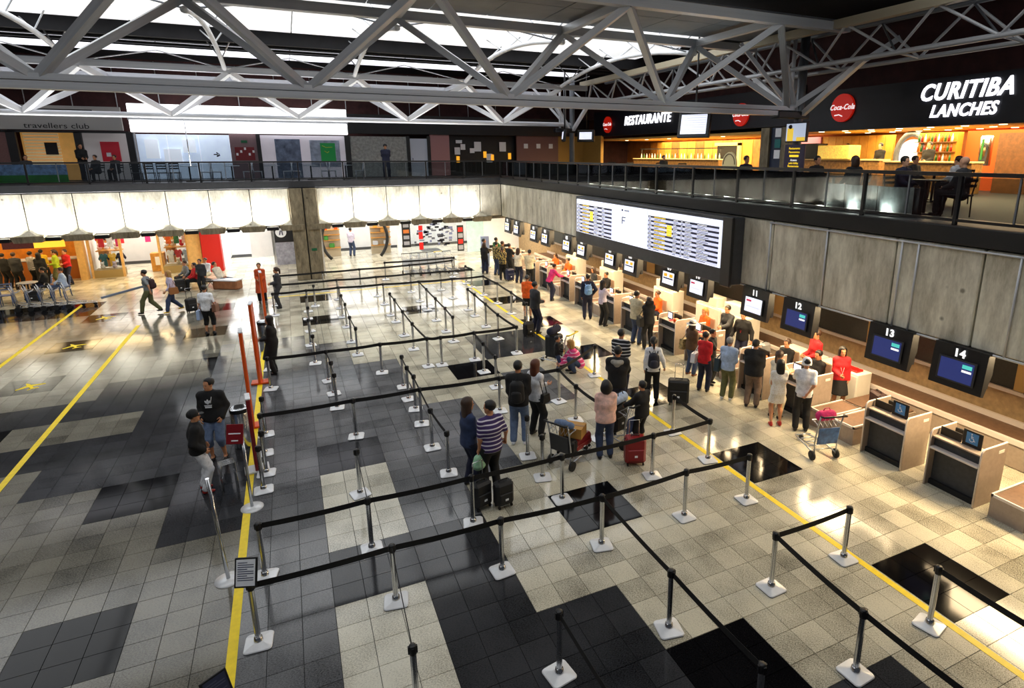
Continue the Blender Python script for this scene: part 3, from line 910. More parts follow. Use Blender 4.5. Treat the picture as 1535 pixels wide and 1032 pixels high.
ARMS = dict(down=(.055, .04, -.53), front=(-.07, .27, -.34), counter=(-.02, .44, -.24), back=(-.12, -.17, -.44), pocket=(.02, .10, -.45), crossed=(-.26, .22, -.24),
            push=(.02, .40, -.36), hip=(.03, -.02, -.42), face=(-.10, .15, .10), swingf=(.02, .24, -.46), swingb=(.06, -.20, -.48), strap=(-.02, .16, -.12),
            out=(.30, .22, -.34), lap=(-.08, .34, -.36), knee=(-.04, .42, -.40), reach=(.02, .55, -.10), side=(.16, .08, -.48))

def person(label, x, y, face, h=1.72, z=0., sex='m', pose='stand', arms=('down', 'down'), lean=None, top=('black', 1., .018), bottom=('jeans', 1.), shoe='black',
           hair=('short', 'black'), skin='tan', turn=0., nod=0., group=None, fine=False, coat=0., skirt=None, hood=None, cap=None, stout=1., grip=(False, False), feet=None, extras=()):
    s = h / 1.75
    lr = {'stand': (0, 0, .935, 1), 'walk': (0, 0, .915, 4), 'sit': (0, 0, .50, 2), 'recline': (0, .05, .46, -26), 'crouch': (0, -.10, .27, 28), 'lean': (0, -.10, .92, 26), 'kneel': (0, 0, .3, 10)}[pose]
    th = math.radians(lr[3] if lean is None else lean)
    P = np.array(lr[:3], float); up = np.array((0, math.sin(th), math.cos(th))); fw = np.array((0, math.cos(th), -math.sin(th)))
    def T(q): return P + up * q
    sw = .168 if sex == 'm' else .146
    hw = .088 if sex == 'm' else .092
    sh = [T(.478) + np.array((sx * sw, 0, 0)) for sx in (-1, 1)]
    hp = [P + np.array((sx * hw, 0, -.01)) for sx in (-1, 1)]
    fy = {'stand': ((-.115, .0), (.115, .03)), 'walk': ((-.085, .30), (.085, -.30)), 'sit': ((-.12, .44), (.12, .46)), 'recline': ((-.12, .80), (.10, .86)), 'crouch': ((-.13, .10), (.13, .18)), 'lean': ((-.12, .06), (.12, -.06)), 'kneel': ((-.1, -.2), (.1, .2))}[pose]
    if feet: fy = feet
    an = [np.array((f[0], f[1], .085 + (.06 if (pose == 'walk' and f[1] < 0) else 0))) for f in fy]
    kn = []
    for i in (0, 1):
        k_, t_ = ik(hp[i], an[i], .44, .44, (.25 * (-1, 1)[i] if pose == 'crouch' else .06 * (-1, 1)[i], 1, .25)); kn.append(k_); an[i] = t_
    el = []; wr_ = []
    for i, sx in ((0, -1), (1, 1)):
        o = arms[i]
        if isinstance(o, str): o = ARMS[o]
        tgt = sh[i] + np.array((sx * o[0], 0, 0)) + np.array((0, 1, 0)) * o[1] + np.array((0, 0, 1)) * o[2]
        e_, w_ = ik(sh[i], tgt, .285, .255, (sx * (.9 if arms[i] in ('hip', 'crossed') else .35), -.9, -.4)); el.append(e_); wr_.append(w_)
    hup = np.array((0, math.sin(th * .45 + math.radians(nod)), math.cos(th * .45 + math.radians(nod))))
    nk = T(.545); hc = nk + hup * .155 + np.array((0, .015, 0))
    st = stout
    kp, kc = (.76, .71) if sex == 'm' else (.72, .76)
    torso = [(T(.0), T(.13), .116 * st, .100 * st, kp), (T(.13), T(.34), .100 * st, .118 * st, kc), (T(.34), T(.44), .118 * st, .090, kc),
             (sh[0], T(.50), .052, .058, 1.), (sh[1], T(.50), .052, .058, 1.), (T(.46), nk + hup * .05, .07, .052, 1.)]
    if sex == 'f': torso.append((T(.345) + fw * .055 - np.array((.06, 0, 0)), T(.345) + fw * .055 + np.array((.06, 0, 0)), .065, .065, 1.))
    limbs = []
    for i in (0, 1):
        limbs += [(sh[i], el[i], .050, .041, 1.), (el[i], wr_[i], .042, .027, 1.)]
        cf = kn[i] * .68 + an[i] * .32 + np.array((0, -.02, 0))
        limbs += [(hp[i], kn[i], .086 * st, .057, 1.), (kn[i], cf, .055, .056, 1.), (cf, an[i], .054, .036, 1.)]
        limbs.append((an[i] - (0, 0, .03), an[i] + np.array((0, .13, -.055)), .036, .026, .9))
    rt = thing('person', label, 'person', (x, y, z), math.radians(face) - PI / 2, group)
    hs = .022 if fine else .027
    V, F = surf(torso[:3] + torso[3:] + limbs, .026 if fine else .031, .035)
    ch = (1.0 + max(0, (1.6 - h)) * .45)
    hm = np.array(Matrix.Translation(hc) @ Matrix.Rotation(math.radians(turn), 4, 'Z') @ Matrix.Rotation(-(th * .3 + math.radians(nod)), 4, 'X'))
    def place(V_, mt, q=1.): return (np.asarray(V_) * q) @ mt[:3, :3].T + mt[:3, 3]
    parts = [(V * s, F, 0), (place(HEAD[0], hm, ch) * s, HEAD[1], 0)]
    parts += [(place(e[0], hm, ch) * s, e[1], 1) for e in EYES] + [(place(e[0], hm, ch) * s, e[1], 2) for e in LIPS]
    for i, sx in ((0, -1), (1, 1)):
        d = wr_[i] - el[i]; d /= np.linalg.norm(d)
        f = np.array((-sx * .3, 1., .35)); f -= d * (f @ d); f /= np.linalg.norm(f); n_ = np.cross(f, d)
        if n_[0] * sx > 0: HV = HANDS[grip[i]][0] * np.array((-1, 1, 1)); HF = HANDS[grip[i]][1][:, ::-1]
        else: HV, HF = HANDS[grip[i]]
        mt = np.eye(4); mt[:3, 0] = n_; mt[:3, 1] = f; mt[:3, 2] = d; mt[:3, 3] = wr_[i] - d * .012
        parts.append((place(HV, mt, 1.05) * s, HF, 0))
    link('body', np_mesh('body', parts, [SKINS[skin], EYE_M, LIP_M]), rt)
    # upper garment
    tc, sl, bulk = top
    g = [(a, b, ra + bulk, rb + bulk, kx) for a, b, ra, rb, kx in torso[:3]] + [(a, b, ra + bulk, rb + bulk * .8, kx) for a, b, ra, rb, kx in torso[3:5]]
    if sex == 'f': g.append(torso[6][:2] + (.065 + bulk * .8, .065 + bulk * .8, 1.))
    g.append((T(.47), T(.53), .078 + bulk * .6, .060 + bulk * .5, 1.))
    for i in (0, 1):
        if sl > 0:
            t1 = min(1, sl * 2); g.append((sh[i], sh[i] + (el[i] - sh[i]) * t1, .050 + bulk, .050 - .009 * t1 + bulk, 1.))
        if sl > .5:
            t2 = (sl - .5) * 2 * .96; g.append((el[i], el[i] + (wr_[i] - el[i]) * t2, .042 + bulk, .042 - .012 * t2 + bulk * .9, 1.))
    hem = -.05
    if coat:
        kl = (kn[0] + kn[1]) / 2; ce = T(.02) + (kl - T(.02)) * coat; g.append((T(.06), ce - np.array((0, 0, .1)), .132 + bulk, .158 + bulk, .76)); hem = None
        cutf = lambda D, X, Y, Z: np.maximum(D, ce[2] - Z)
    else:
        g.append((T(-.12) if pose in ('stand', 'walk', 'lean') else T(-.0), T(.05), .118 * st + bulk, .112 * st + bulk, kp)); h0 = T(-.075 if bulk > .015 else -.05)
        cutf = lambda D, X, Y, Z: np.maximum(D, -((Y - h0[1]) * up[1] + (Z - h0[2]) * up[2])) if pose not in ('sit', 'recline', 'crouch') else D
    link('jacket' if bulk > .025 else 'top', np_mesh('garment', [(lambda v: (v[0] * s, v[1], 0))(surf(g, hs, .035, cutf))], [CL[tc]]), rt)
    # lower garment
    bc, bl = bottom
    if skirt:
        kl = (kn[0] + kn[1]) / 2 - np.array((0, 0, 0)); end = P + (kl - P) * skirt
        g = [(T(.08), T(-.02), .108, .130, .74), (T(-.02), end - np.array((0, 0, .08)), .130, .170, .74)]; scut = lambda D, X, Y, Z: np.maximum(D, end[2] - Z) if pose not in ('sit', 'crouch') else D
        nm = 'skirt'
    else:
        bb = .021; scut = None
        g = [(T(.10), T(-.01), .102 * st + .010, .118 * st + .012, kp)]
        for i in (0, 1):
            a1 = min(1, bl * 2); g.append((hp[i], hp[i] + (kn[i] - hp[i]) * a1, .086 * st + bb, .086 * st - (.086 * st - .060) * a1 + bb, 1.))
            if bl > .5:
                t2 = (bl - .5) * 2 * .94; g.append((kn[i], kn[i] + (an[i] - kn[i]) * t2, .060 + bb, .052 + bb, 1.)); cf = kn[i] * .68 + an[i] * .32 + np.array((0, -.02, 0)); g.append((kn[i], cf, .056 + bb, .056 + bb, 1.))
        nm = 'trousers' if bl > .6 else 'shorts'
    link(nm, np_mesh('garment', [(lambda v: (v[0] * s, v[1], 0))(surf(g, hs, .03, scut))], [CL[bc]]), rt)
    for i in (0, 1):
        a = an[i]
        g = [(a + np.array((0, -.035, -.045)), a + np.array((0, .13, -.052)), .038, .032, .86), (a + np.array((0, -.015, -.02)), a + np.array((0, -.01, .015)), .044, .042, 1.)]
        V, F = surf(g, .02, .02); V[:, 2] = np.maximum(V[:, 2], a[2] - .084)
        link('shoe', np_mesh('shoe', [(V * s, F, 0)], [SHOE_M[shoe]]), rt)
    if hair and hair[0] in HAIR and not hood:
        Hh = HAIR[hair[0]]
        link('hair', np_mesh('hair', [(place(Hh[0], hm, ch) * s, Hh[1], 0)], [HAIR_M[hair[1]]]), rt)
    if cap:
        kind, cm = cap
        b = MB()
        if kind == 'cap':
            b.lathe([(.098, .01), (.100, .05), (.088, .10), (.055, .135), (0, .146)], 14, 0, (0, -.012, 0)); b.prism([(-.07, .07), (-.06, .15), (0, .175), (.06, .15), (.07, .07)], 2, .028, .036)
        elif kind == 'hat':
            b.lathe([(.20, .030), (.19, .045), (.105, .055), (.100, .10), (.085, .15), (0, .158)], 18, 0, (0, -.01, 0)); b.lathe([(.20, .030), (.10, .040), (0, .05)], 18, 0, (0, -.01, 0)); b.lathe([(.108, .056), (.106, .082)], 18, 1, (0, -.01, 0))
        else:
            b.lathe([(.096, -.02), (.104, .03), (.095, .09), (.06, .135), (0, .150)], 14, 0, (0, -.015, 0)); b.lathe([(.106, -.025), (.108, .015), (.103, .02)], 14, 0, (0, -.015, 0))
        me = b.mesh(kind, [cm, black_ma])
        o = link({'cap': 'cap', 'hat': 'sun_hat', 'knit': 'knit_cap'}[kind], me, rt); o.matrix_local = Matrix.Diagonal((s, s, s, 1)) @ Matrix(hm.tolist())
        if kind == 'cap' and False: pass
    if hood:
        V, F = surf([(hc + np.array((0, -.03, .02)), hc + np.array((0, -.045, -.06)), .118, .115, 1.), (hc + np.array((0, -.05, -.1)), T(.48), .11, .12, .8)], hs, .04,
                    lambda D, X, Y, Z: np.maximum(D, -np.maximum(hc[1] + .055 - Y, Z - hc[2] - .09)))
        link('hood', np_mesh('hood', [(V * s, F, 0)], [CL[hood]]), rt)
    J = dict(hl=wr_[0] * s, hr=wr_[1] * s, sh=T(.48) * s, back=T(.30) * s, chest=T(.36) * s, hc=hc * s, s=s, root=rt, up=up, hip=P * s, el=el, kn=kn)
    return J
def loc2world(J, p):
    rt = J['root']; return Matrix.Translation(rt.location) @ Matrix.Rotation(rt.rotation_euler[2], 4, 'Z') @ Vector(p)
# ------------------------------------------------------------------ queue stanchions
SH = .92
def rounded_sq(h, r, n=4):
    pts = []
    for cx, cy, a0 in ((h - r, h - r, 0), (-h + r, h - r, PI / 2), (-h + r, -h + r, PI), (h - r, -h + r, 1.5 * PI)):
        for k in range(n + 1): a = a0 + k * PI / 2 / n; pts.append((cx + r * math.cos(a), cy + r * math.sin(a)))
    return pts
def stan_base():
    b = MB(); rings = [(.165, .0, 0), (.168, .012, 0), (.168, .014, 1), (.160, .026, 1), (.06, .052, 1)]
    n = 20; v = []
    for h, z, mi in rings: v += [(x, y, z) for x, y in rounded_sq(h, h * .32)]
    for i, (h, z, mi) in enumerate(rings[:-1]):
        b.add(v if i == 0 else [], [])
        for k in range(n):
            k2 = (k + 1) % n; b.f.append((i * n + k, i * n + k2, (i + 1) * n + k2, (i + 1) * n + k)); b.m.append(0 if i < 2 else 1); b.sm.append(False)
    b.f.append(tuple((len(rings) - 1) * n + k for k in range(n))); b.m.append(1); b.sm.append(False)
    return b.mesh('base', [black_pl, white_cast])
def stan_post():
    b = MB(); prof = []
    for k in range(8):
        a = 2 * PI * k / 8; prof.append((.036 * math.cos(a - .28), .036 * math.sin(a - .28))); prof.append((.036 * math.cos(a + .28), .036 * math.sin(a + .28)))
        a2 = a + PI / 8; prof.append((.030 * math.cos(a2), .030 * math.sin(a2)))
    b.prism(prof, 2, .05, SH - .11)
    return b.mesh('post', chrome)
def stan_head():
    b = MB(); b.lathe([(0, SH - .115), (.040, SH - .115), (.043, SH - .10), (.043, SH - .012), (.036, SH), (0, SH + .002)], 12)
    for a in range(4):
        ca, sa = math.cos(a * PI / 2), math.sin(a * PI / 2)
        b.bar((.035 * ca, .035 * sa, SH - .057), (.052 * ca, .052 * sa, SH - .057), .03, .088)
    return b.mesh('head', black_pl)
SB, SPo, SHd = stan_base(), stan_post(), stan_head()
SCol = MB(); SCol.lathe([(.058, .05), (.050, .10), (.038, .11)], 12); SCol = SCol.mesh('collar', chrome)
ST = {}
QL = 'chrome queue stanchion with square white base and black webbing belt in the maze'
QN = 'chrome queue stanchion with square white base, belts only arriving at its head'
def stanchion(key, x, y, label=None, group='queue stanchions in the maze', rz=None):
    t = thing('queue_stanchion', label or QN, 'stanchion', (x, y, 0), random.uniform(-.25, .25) if rz is None else rz, group)
    link('base', SB, t); link('collar', SCol, t); link('post', SPo, t); link('head', SHd, t)
    ST[key] = (t, x, y); return t
def belt(a, b):
    t, x, y = ST[a]; _, x2, y2 = ST[b]
    d = Vector((x2 - x, y2 - y, 0)); L = d.length; u = d / L; n = Vector((-u.y, u.x, 0)) * .0018
    mb = MB(); prev = None; N_ = 6
    pts = [(u * (.05 + (L - .10) * k / N_), -.018 * 4 * (k / N_) * (1 - k / N_)) for k in range(N_ + 1)]
    v = []
    for p, sag in pts:
        for q in (-1, 1):
            v.append(p + n * q + Vector((0, 0, SH - .100 + sag))); v.append(p + n * q + Vector((0, 0, SH - .014 + sag)))
    f = [(0, 1, 3, 2)]
    for k in range(N_):
        a_, b_ = k * 4, k * 4 + 4
        f += [(a_, b_, b_ + 1, a_ + 1), (a_ + 2, a_ + 3, b_ + 3, b_ + 2), (a_ + 1, b_ + 1, b_ + 3, a_ + 3), (a_, a_ + 2, b_ + 2, b_)]
    f.append((N_ * 4, N_ * 4 + 2, N_ * 4 + 3, N_ * 4 + 1))
    R_ = Matrix.Rotation(-t.rotation_euler[2], 4, 'Z')
    mb.add([R_ @ p for p in v], f)
    mb.build('belt', belt_m, t)
    if t['label'] == QN: t['label'] = QL
POS = dict(S1=(-.93, 7.40), S2=(.79, 7.40), S3=(2.34, 7.36), S4=(3.98, 7.26), S5=(5.64, 7.33), S6=(6.97, 7.28),
    S7=(-.89, 8.73), S8=(.63, 8.73), S9=(2.28, 8.70), S10=(3.94, 8.70), S11=(5.87, 8.70), S12=(7.25, 8.75), S13=(7.31, 10.08),
    S14=(2.37, 5.33), S15=(3.97, 5.36), S16=(4.0, 3.75), S17=(5.62, 3.83), S17b=(5.66, 2.2), S18=(5.75, 5.37), S19=(7.23, 5.38), S20=(7.15, 3.94), S20b=(7.2, 2.3), S14b=(2.40, 3.7),
    S21=(.72, 5.55), S22=(.82, 12.90), S23=(2.27, 12.92), S24=(4.15, 12.82), S25=(5.69, 12.74), S26=(5.60, 11.57), LA=(-1.0, 12.9),
    L1=(-1.0, 13.85), L2=(-.95, 12.0), L3=(-.98, 11.35), L5=(-.95, 16.75), L6=(-1.0, 18.4),
    b1=(1.92, 16.75), b2=(3.24, 16.72), b3=(3.63, 16.66), b4=(4.65, 16.70), b5=(4.59, 15.57), b6=(4.55, 14.33), b7=(6.03, 16.74), c1=(.49, 16.72), c2=(.55, 15.70), c3=(.56, 14.72),
    d1=(.25, 25.10), d2=(.20, 23.90), d3=(.21, 22.10), d4=(.17, 20.35), d5=(.22, 18.40), e1=(1.50, 26.75), e2=(1.46, 25.1), e3=(1.43, 23.6), e4=(1.44, 22.1), e5=(1.42, 20.15), e6=(1.46, 18.70),
    f1=(3.13, 26.70), f2=(3.18, 25.0), f3=(3.16, 23.1), f4=(3.17, 22.05), f5=(3.14, 20.15), f6=(3.15, 18.50), g1=(4.64, 24.9), g2=(4.61, 23.3), g3=(4.59, 21.6), g4=(4.57, 20.0), g5=(4.52, 18.75),
    h1=(6.05, 24.85), h2=(6.12, 22.62), h3=(6.10, 21.6), h4=(6.04, 20.0), h5=(5.97, 18.4), i0=(7.45, 24.85), i1=(7.53, 23.15), i2=(7.50, 21.35), i3=(7.40, 19.4),
    j1=(2.29, 15.4), j2=(2.26, 14.5), j3=(2.30, 13.8), j4=(2.24, 11.67), j5=(2.30, 10.48), k1=(3.95, 10.45), k2=(3.91, 9.55), k3=(5.63, 10.55), k4=(7.35, 13.98), m1=(4.63, 26.8), m2=(5.97, 26.7), m3=(7.39, 27.55), m4=(7.42, 26.65),
    m5=(2.66, 28.9), m6=(-.92, 26.7), m7=(5.0, 29.0), m8=(1.05, 28.85), m9=(-.95, 28.8), n1=(-.95, 25.0), n2=(7.2, 29.4), n3=(4.0, 30.2), n4=(7.5, 30.2), o1=(.64, 10.45), q1=(.55, 25.9))
BELTS = []
for k_, (x, y) in POS.items(): stanchion(k_, x, y)
for ch in ('S1 S2 S3 S4 S5 S6', 'S4 S15 S16', 'S7 S8 S9 S10 S11 S12 S13', 'S14 S14b', 'S18 S17 S17b', 'S18 S19', 'S20 S20b', 'S2 S21', 'LA S22 S23 S24 S25', 'S25 S26 k3', 'L5 c1 b1 b2 b3 b4 b7', 'c1 c2 c3', 'b4 b5 b6', 'b6 S24',
           'j1 j2 j3 S23 j4 j5', 'd1 d2 d3 d4 d5', 'e1 e2 e3 e4 e5 e6', 'f3 f4 f5 f6 b2', 'g1 g2 g3 g4 g5', 'h2 h3 h4 h5 b7', 'i0 i1 i2 i3', 'n1 d1 e2 f2 g1 h1 i0', 'm6 e1 f1 m1 m2 m4', 'm4 m3', 'm9 m8 m5 m7 n2', 'n3 n4', 'k4 S25', 'S22 o1 S8', 'q1 c1'):
    ks = ch.split()
    for a, b in zip(ks[:-1], ks[1:]): belt(a, b); BELTS.append((a, b))
# what each post stands on and how its belts leave it, for the labels
LINKS = {k_: [] for k_ in POS}
for a, b in BELTS: LINKS[a].append(b); LINKS[b].append(a)
TNAME = {'L': 'light speckled', 'S': 'mid grey stone', 'W': 'pale path', 'G': 'grey', 'D': 'dark grey', 'K': 'black square'}
for k_, (x, y) in POS.items():
    t = ST[k_][0]; ls_ = LINKS[k_]; tn = TNAME[cell(math.floor(x / 1.25), math.floor(y / 1.275))]
    if len(ls_) == 0: w = 'with no belt drawn out'
    elif len(ls_) == 1: w = 'at the end of a belt'
    elif len(ls_) == 2:
        v1, v2 = [Vector((POS[q][0] - x, POS[q][1] - y)).normalized() for q in ls_]
        w = 'midway in a straight belt' if v1.dot(v2) < -.8 else 'where the belt turns a corner'
    else: w = 'where three belts meet'
    run = ''
    if ls_:
        q = ls_[0]; run = ' along the maze' if abs(POS[q][1] - y) > abs(POS[q][0] - x) else ' across the maze'
    t['label'] = 'chrome queue stanchion on %s tiles %s%s' % (tn, w, run)
    t['group'] = 'queue stanchions ' + w + run + ' on ' + tn + ' tiles'
for k_, lb_ in dict(S1='chrome stanchion at the corner of the maze carrying a framed notice', S14='chrome stanchion standing alone on dark grey tiles ahead of the maze', S20='chrome stanchion on the yellow line beside the black floor square',
                    S19='chrome stanchion touching the yellow line across from the wheelchair desk', S21='chrome stanchion on the pale tile path, black on its shaded side').items():
    ST[k_][0]['label'] = lb_; del ST[k_][0]['group']
# framed A4 notices
def notice(parent, loc, rz, tilt, w=.27, h=.36, face=paper):
    fr = MB(); fr.box(-w / 2, w / 2, -.012, .012, -h / 2, h / 2, 0, .006)
    f = fr.build('notice_frame', black_pl, parent)
    f.matrix_local = Matrix.Translation(loc) @ Matrix.Rotation(rz, 4, 'Z') @ Matrix.Rotation(tilt, 4, 'X')
    box('notice_sheet', -w / 2 + .022, w / 2 - .022, -.016, -.012, -h / 2 + .022, h / 2 - .022, face, f)
    ln = MB()
    for k in range(9):
        z = h / 2 - .06 - k * .026; ww = (w / 2 - .04) * (1 if k % 3 else .6)
        ln.box(-w / 2 + .04, -w / 2 + .04 + 2 * ww, -.0175, -.016, z - .005, z + .005)
    ln.build('print', M('print_ink', rgb(70, 74, 96), .7), f)
    return f
notice(ST['S1'][0], (-.02, -.02, SH + .16), -ST['S1'][0].rotation_euler[2] - .35, -.35)
nb = thing('sign_stand', 'black framed notice on a pole at the edge of the grey tiles', 'sign', (-1.12, 5.70, 0), 0)
MB().cyl((0, 0, 0), (0, 0, .92), .02, seg=8).build('pole', black_pl, nb); MB().lathe([(.16, 0), (.16, .012), (.03, .03), (0, .03)], 16).build('base', white_cast, nb)
notice(nb, (0, -.01, 1.0), .55, -.45, .25, .34, M('navy_sheet', rgb(38, 44, 70), .5))

# tall round-based poles by the yellow line
def sign_pole(name, label, x, y, hgt, lean=(0, 0), top=None):
    t = thing(name, label, 'sign pole', (x, y, 0), 0)
    MB().lathe([(.185, 0), (.185, .012), (.06, .03), (0, .034)], 22).build('base', white_cast, t)
    MB().cyl((0, 0, .02), (lean[0], lean[1], hgt), .026, seg=10).build('pole', chrome, t)
    return t
sign_pole('barrier_pole', 'bare chrome pole on a round white base leaning beside the yellow line', -1.38, 8.90, 1.72, (-.05, -.08))
sp = sign_pole('sign_pole', 'chrome pole on a round base holding a dark red sign board', -1.15, 10.82, 1.36)
b_ = MB().box(-.14, .14, -.012, .012, -.17, .17, 0, .006).build('sign_board', darkred_pl, sp); b_.matrix_local = Matrix.Translation((-.10, .0, 1.45)) @ Matrix.Rotation(-.35, 4, 'Z') @ Matrix.Rotation(-.3, 4, 'X')
w_ = MB()
w_.box(-.10, .10, -.016, -.012, .0, .02); w_.box(-.05, .06, -.016, -.012, -.12, -.10); w_.build('print', paper, b_)
# burgundy and orange display panels standing along the edge of the maze
def totem(label, x, y, hgt, m, rz=0., w=.42):
    t = thing('totem_sign', label, 'display', (x, y, 0), rz)
    MB().box(-.22, .22, -.16, .16, 0, .05, 0, .01).build('foot', orange_pl if m is orange_pl else white_cast, t)
    MB().box(-.035, .035, -w / 2, w / 2, .05, hgt, 0, .012).build('panel', m, t)
    MB().box(-.04, .04, w / 2, w / 2 + .02, .05, hgt + .01).build('edge', steel, t)
    MB().box(-.045, .045, -w / 2, w / 2, hgt, hgt + .03, 0, .01).build('cap', steel_lt, t)
    return t
totem('tall orange display panel with steel edge beside the burgundy sign', -1.28, 14.45, 2.30, orange_pl, .06)
totem('tall orange display panel standing near the woman in the black coat', -1.22, 17.4, 2.25, orange_pl, -.05)
totem('slim orange display panel by the woman in the orange coat', -1.20, 23.3, 2.05, orange_pl, .1)
totem('burgundy display panel standing against a stanchion on the yellow line', -1.12, 12.25, 1.55, darkred_pl, .1, .34)
tb = thing('litter_bin', 'cylindrical steel litter bin beside the burgundy sign', 'bin', (-1.42, 13.5, 0))
MB().lathe([(0, 0), (.17, 0), (.18, .02), (.18, .86), (.15, .90), (.14, .80), (0, .80)], 20).build('body', chrome, tb)
MB().lathe([(.184, .80), (.188, .84), (.184, .88)], 20).build('rim', black_pl, tb)
tb2 = thing('litter_bin', 'cylindrical steel litter bin behind the woman in the black coat', 'bin', (-1.15, 20.4, 0))
MB().lathe([(0, 0), (.16, 0), (.17, .02), (.17, .96), (.14, 1.0), (.13, .9), (0, .9)], 20).build('body', chrome, tb2)
MB().lathe([(.174, .88), (.178, .92), (.174, .98)], 20).build('rim', black_pl, tb2)
br = thing('leaflet_rack', 'small wire leaflet rack on the floor by the burgundy panel', 'rack', (-1.55, 11.7, 0), .3)
b_ = MB()
for k in range(6):
    b_.tube([(-.12, -.10 + .04 * k, 0), (-.12, -.10 + .04 * k, .55), (.12, -.10 + .04 * k, .55), (.12, -.10 + .04 * k, 0)], .008, 5)
b_.bar((-.12, -.12, .3), (-.12, .12, .3), .012, .012); b_.bar((.12, -.12, .3), (.12, .12, .3), .012, .012); b_.build('wire_frame', chrome, br)

# ------------------------------------------------------------------ check-in desks
def rsheet(w, h, r, corners=(0, 0, 1, 1), n=5):
    """outline in (y,z) 0..w x 0..h with rounded upper corners"""
    p = [(0, 0), (w, 0)]
    if corners[2]:
        for k in range(n + 1): a = k * PI / 2 / n; p.append((w - r + r * math.cos(a), h - r + r * math.sin(a)))
    else: p.append((w, h))
    if corners[3]:
        for k in range(n + 1): a = PI / 2 + k * PI / 2 / n; p.append((r + r * math.cos(a), h - r + r * math.sin(a)))
    else: p.append((0, h))
    return p
MONY = {14: 6.15, 13: 7.55, 12: 9.95, 11: 11.4, 10: 13.8, 9: 15.25, 8: 17.65, 7: 19.1, 6: 21.5, 5: 22.95, 4: 25.35, 3: 26.8, 2: 29.2, 1: 30.6}
blue_sign = M('blue_pictogram_panel', rgb(76, 138, 196), .5)
edge_white = M('pale_edge_band', rgb(214, 204, 198), .4)
NUMW = {1: 'one', 2: 'two', 3: 'three', 4: 'four', 5: 'five', 6: 'six', 7: 'seven', 8: 'eight', 9: 'nine', 10: 'ten', 11: 'eleven', 12: 'twelve', 13: 'thirteen', 14: 'fourteen'}
def wheelchair(parent, o, facing):
    b = MB(); pts = [(.035 * math.cos(a) - .005, .035 * math.sin(a) - .025) for a in np.linspace(-3.4, .25, 12)]
    f = lambda p: (-.008, -p[0], p[1])
    b.tube([f(p) for p in pts], .006, 5); b.tube([f((-.012, .06)), f((-.008, .005)), f((.025, .003)), f((.042, -.04)), f((.058, -.034))], .006, 5)
    b.tube([f((-.01, .03)), f((.022, .03))], .006, 5); b.sphere(f((-.013, .082)), .012, 8, 5)
    w = b.build('wheelchair_symbol', paper, parent); w.location = o
    return w
def desk(n, label, flip=False, sign=False, clutter=True):
    yc = MONY[n] - .32
    t = thing('check_in_desk', label, 'desk', (10.42, yc, 0))
    W, D_, H_ = .94, .72, 1.12
    for s in (-1, 1):
        mb = MB(); poly = rsheet(D_, H_, .09, (0, 0, 0, 1)); poly = [(p, q) for p, q in poly]
        mb.prism(poly, 1, s * W / 2 - (.036 if s > 0 else 0), s * W / 2 + (.036 if s < 0 else 0))
        sp_ = mb.build('side_panel', beige_lam, t)
        eb = MB(); top = [(.0, .0)] + [(x - .004, z + .004) for x, z in rsheet(D_, H_, .09, (0, 0, 0, 1))[3:]] + [(-.004, 0)]
        eb.tube([(p, s * (W / 2 - .018), q) for p, q in ([(D_, H_ + .004)] + [(x - .003, z + .003) for x, z in rsheet(D_, H_, .09, (0, 0, 0, 1))[3:]] + [(-.003, .02)])], .017, 6)
        eb.build('edge_band', edge_white, sp_)
        if s < 0: MB().box(D_ - .24, D_ - .08, s * W / 2 - .004, s * W / 2 + .004, H_ - .16, H_ - .10, 0, .002).build('grip_slot', white_pl, sp_)
    MB().box(.16, .20, -W / 2 + .036, W / 2 - .036, .10, .78).build('modesty_panel', kick_m, t)
    MB().box(.10, .55, -W / 2 + .036, W / 2 - .036, 0, .10).build('plinth', black_ma, t)
    MB().box(-.02, .30, -W / 2 + .036, W / 2 - .036, .76, .80, 0, .008).build('bag_shelf', edge_white, t)
    MB().box(.10, .16, -W / 2 + .036, W / 2 - .036, .80, .98).build('front_panel', kick_m, t)
    MB().box(.02, .34, -W / 2 + .036, W / 2 - .036, .98, 1.01, 0, .006).build('counter_top', beige_lam, t)
    MB().box(.34, D_, -W / 2 + .036, W / 2 - .036, .74, .78, 0, .006).build('work_top', beige_lam, t)
    sc = MB(); sc.box(-.02, .02, -.20, .20, .0, .27, 0, .01); so = sc.build('monitor', black_pl, t); so.location = (.50, .12, .86)
    MB().cyl((0, 0, -.08), (0, 0, .02), .03, seg=8).build('stand', black_pl, so)
    kb = MB().box(.56, .70, -.22, .18, .78, .80, 0, .005).build('keyboard', black_pl, t)
    if sign:
        pn = MB().box(-.012, .012, -.17, .17, 0, .30, 0, .006).build('screen_panel', black_pl, t); pn.location = (.20, -.16, 1.01)
        pg = MB().box(-.018, -.012, -.105, .105, .06, .27, 0, .003).build('pictogram_panel', blue_sign, pn)
        wheelchair(pg, (-.012, 0, .165), 0)
        MB().box(-.012, .012, .03, .42, 0, .16, 0, .006).build('back_panel', black_pl, t).location = (.22, .0, 1.01)
    elif clutter:
        pn = MB().box(-.012, .012, -.14, .14, 0, .24, 0, .006).build('ticket_screen', black_pl, t); pn.location = (.22, .14, 1.01)
        MB().box(-.015, -.012, -.11, .11, .03, .21).build('screen_glow', white_screen, pn)
        MB().box(.08, .22, -.34, -.20, 1.01, 1.13, 0, .02).build('leaflet_box', orange_pl if n > 1 else red_pl, t)
        MB().box(.06, .20, -.10, .02, 1.01, 1.035, 0, .004).build('leaflets', red_pl, t)
    return t
DL = {14: 'taupe check-in desk with blue wheelchair panel under monitor fourteen', 13: 'taupe check-in desk with blue wheelchair panel under monitor thirteen'}
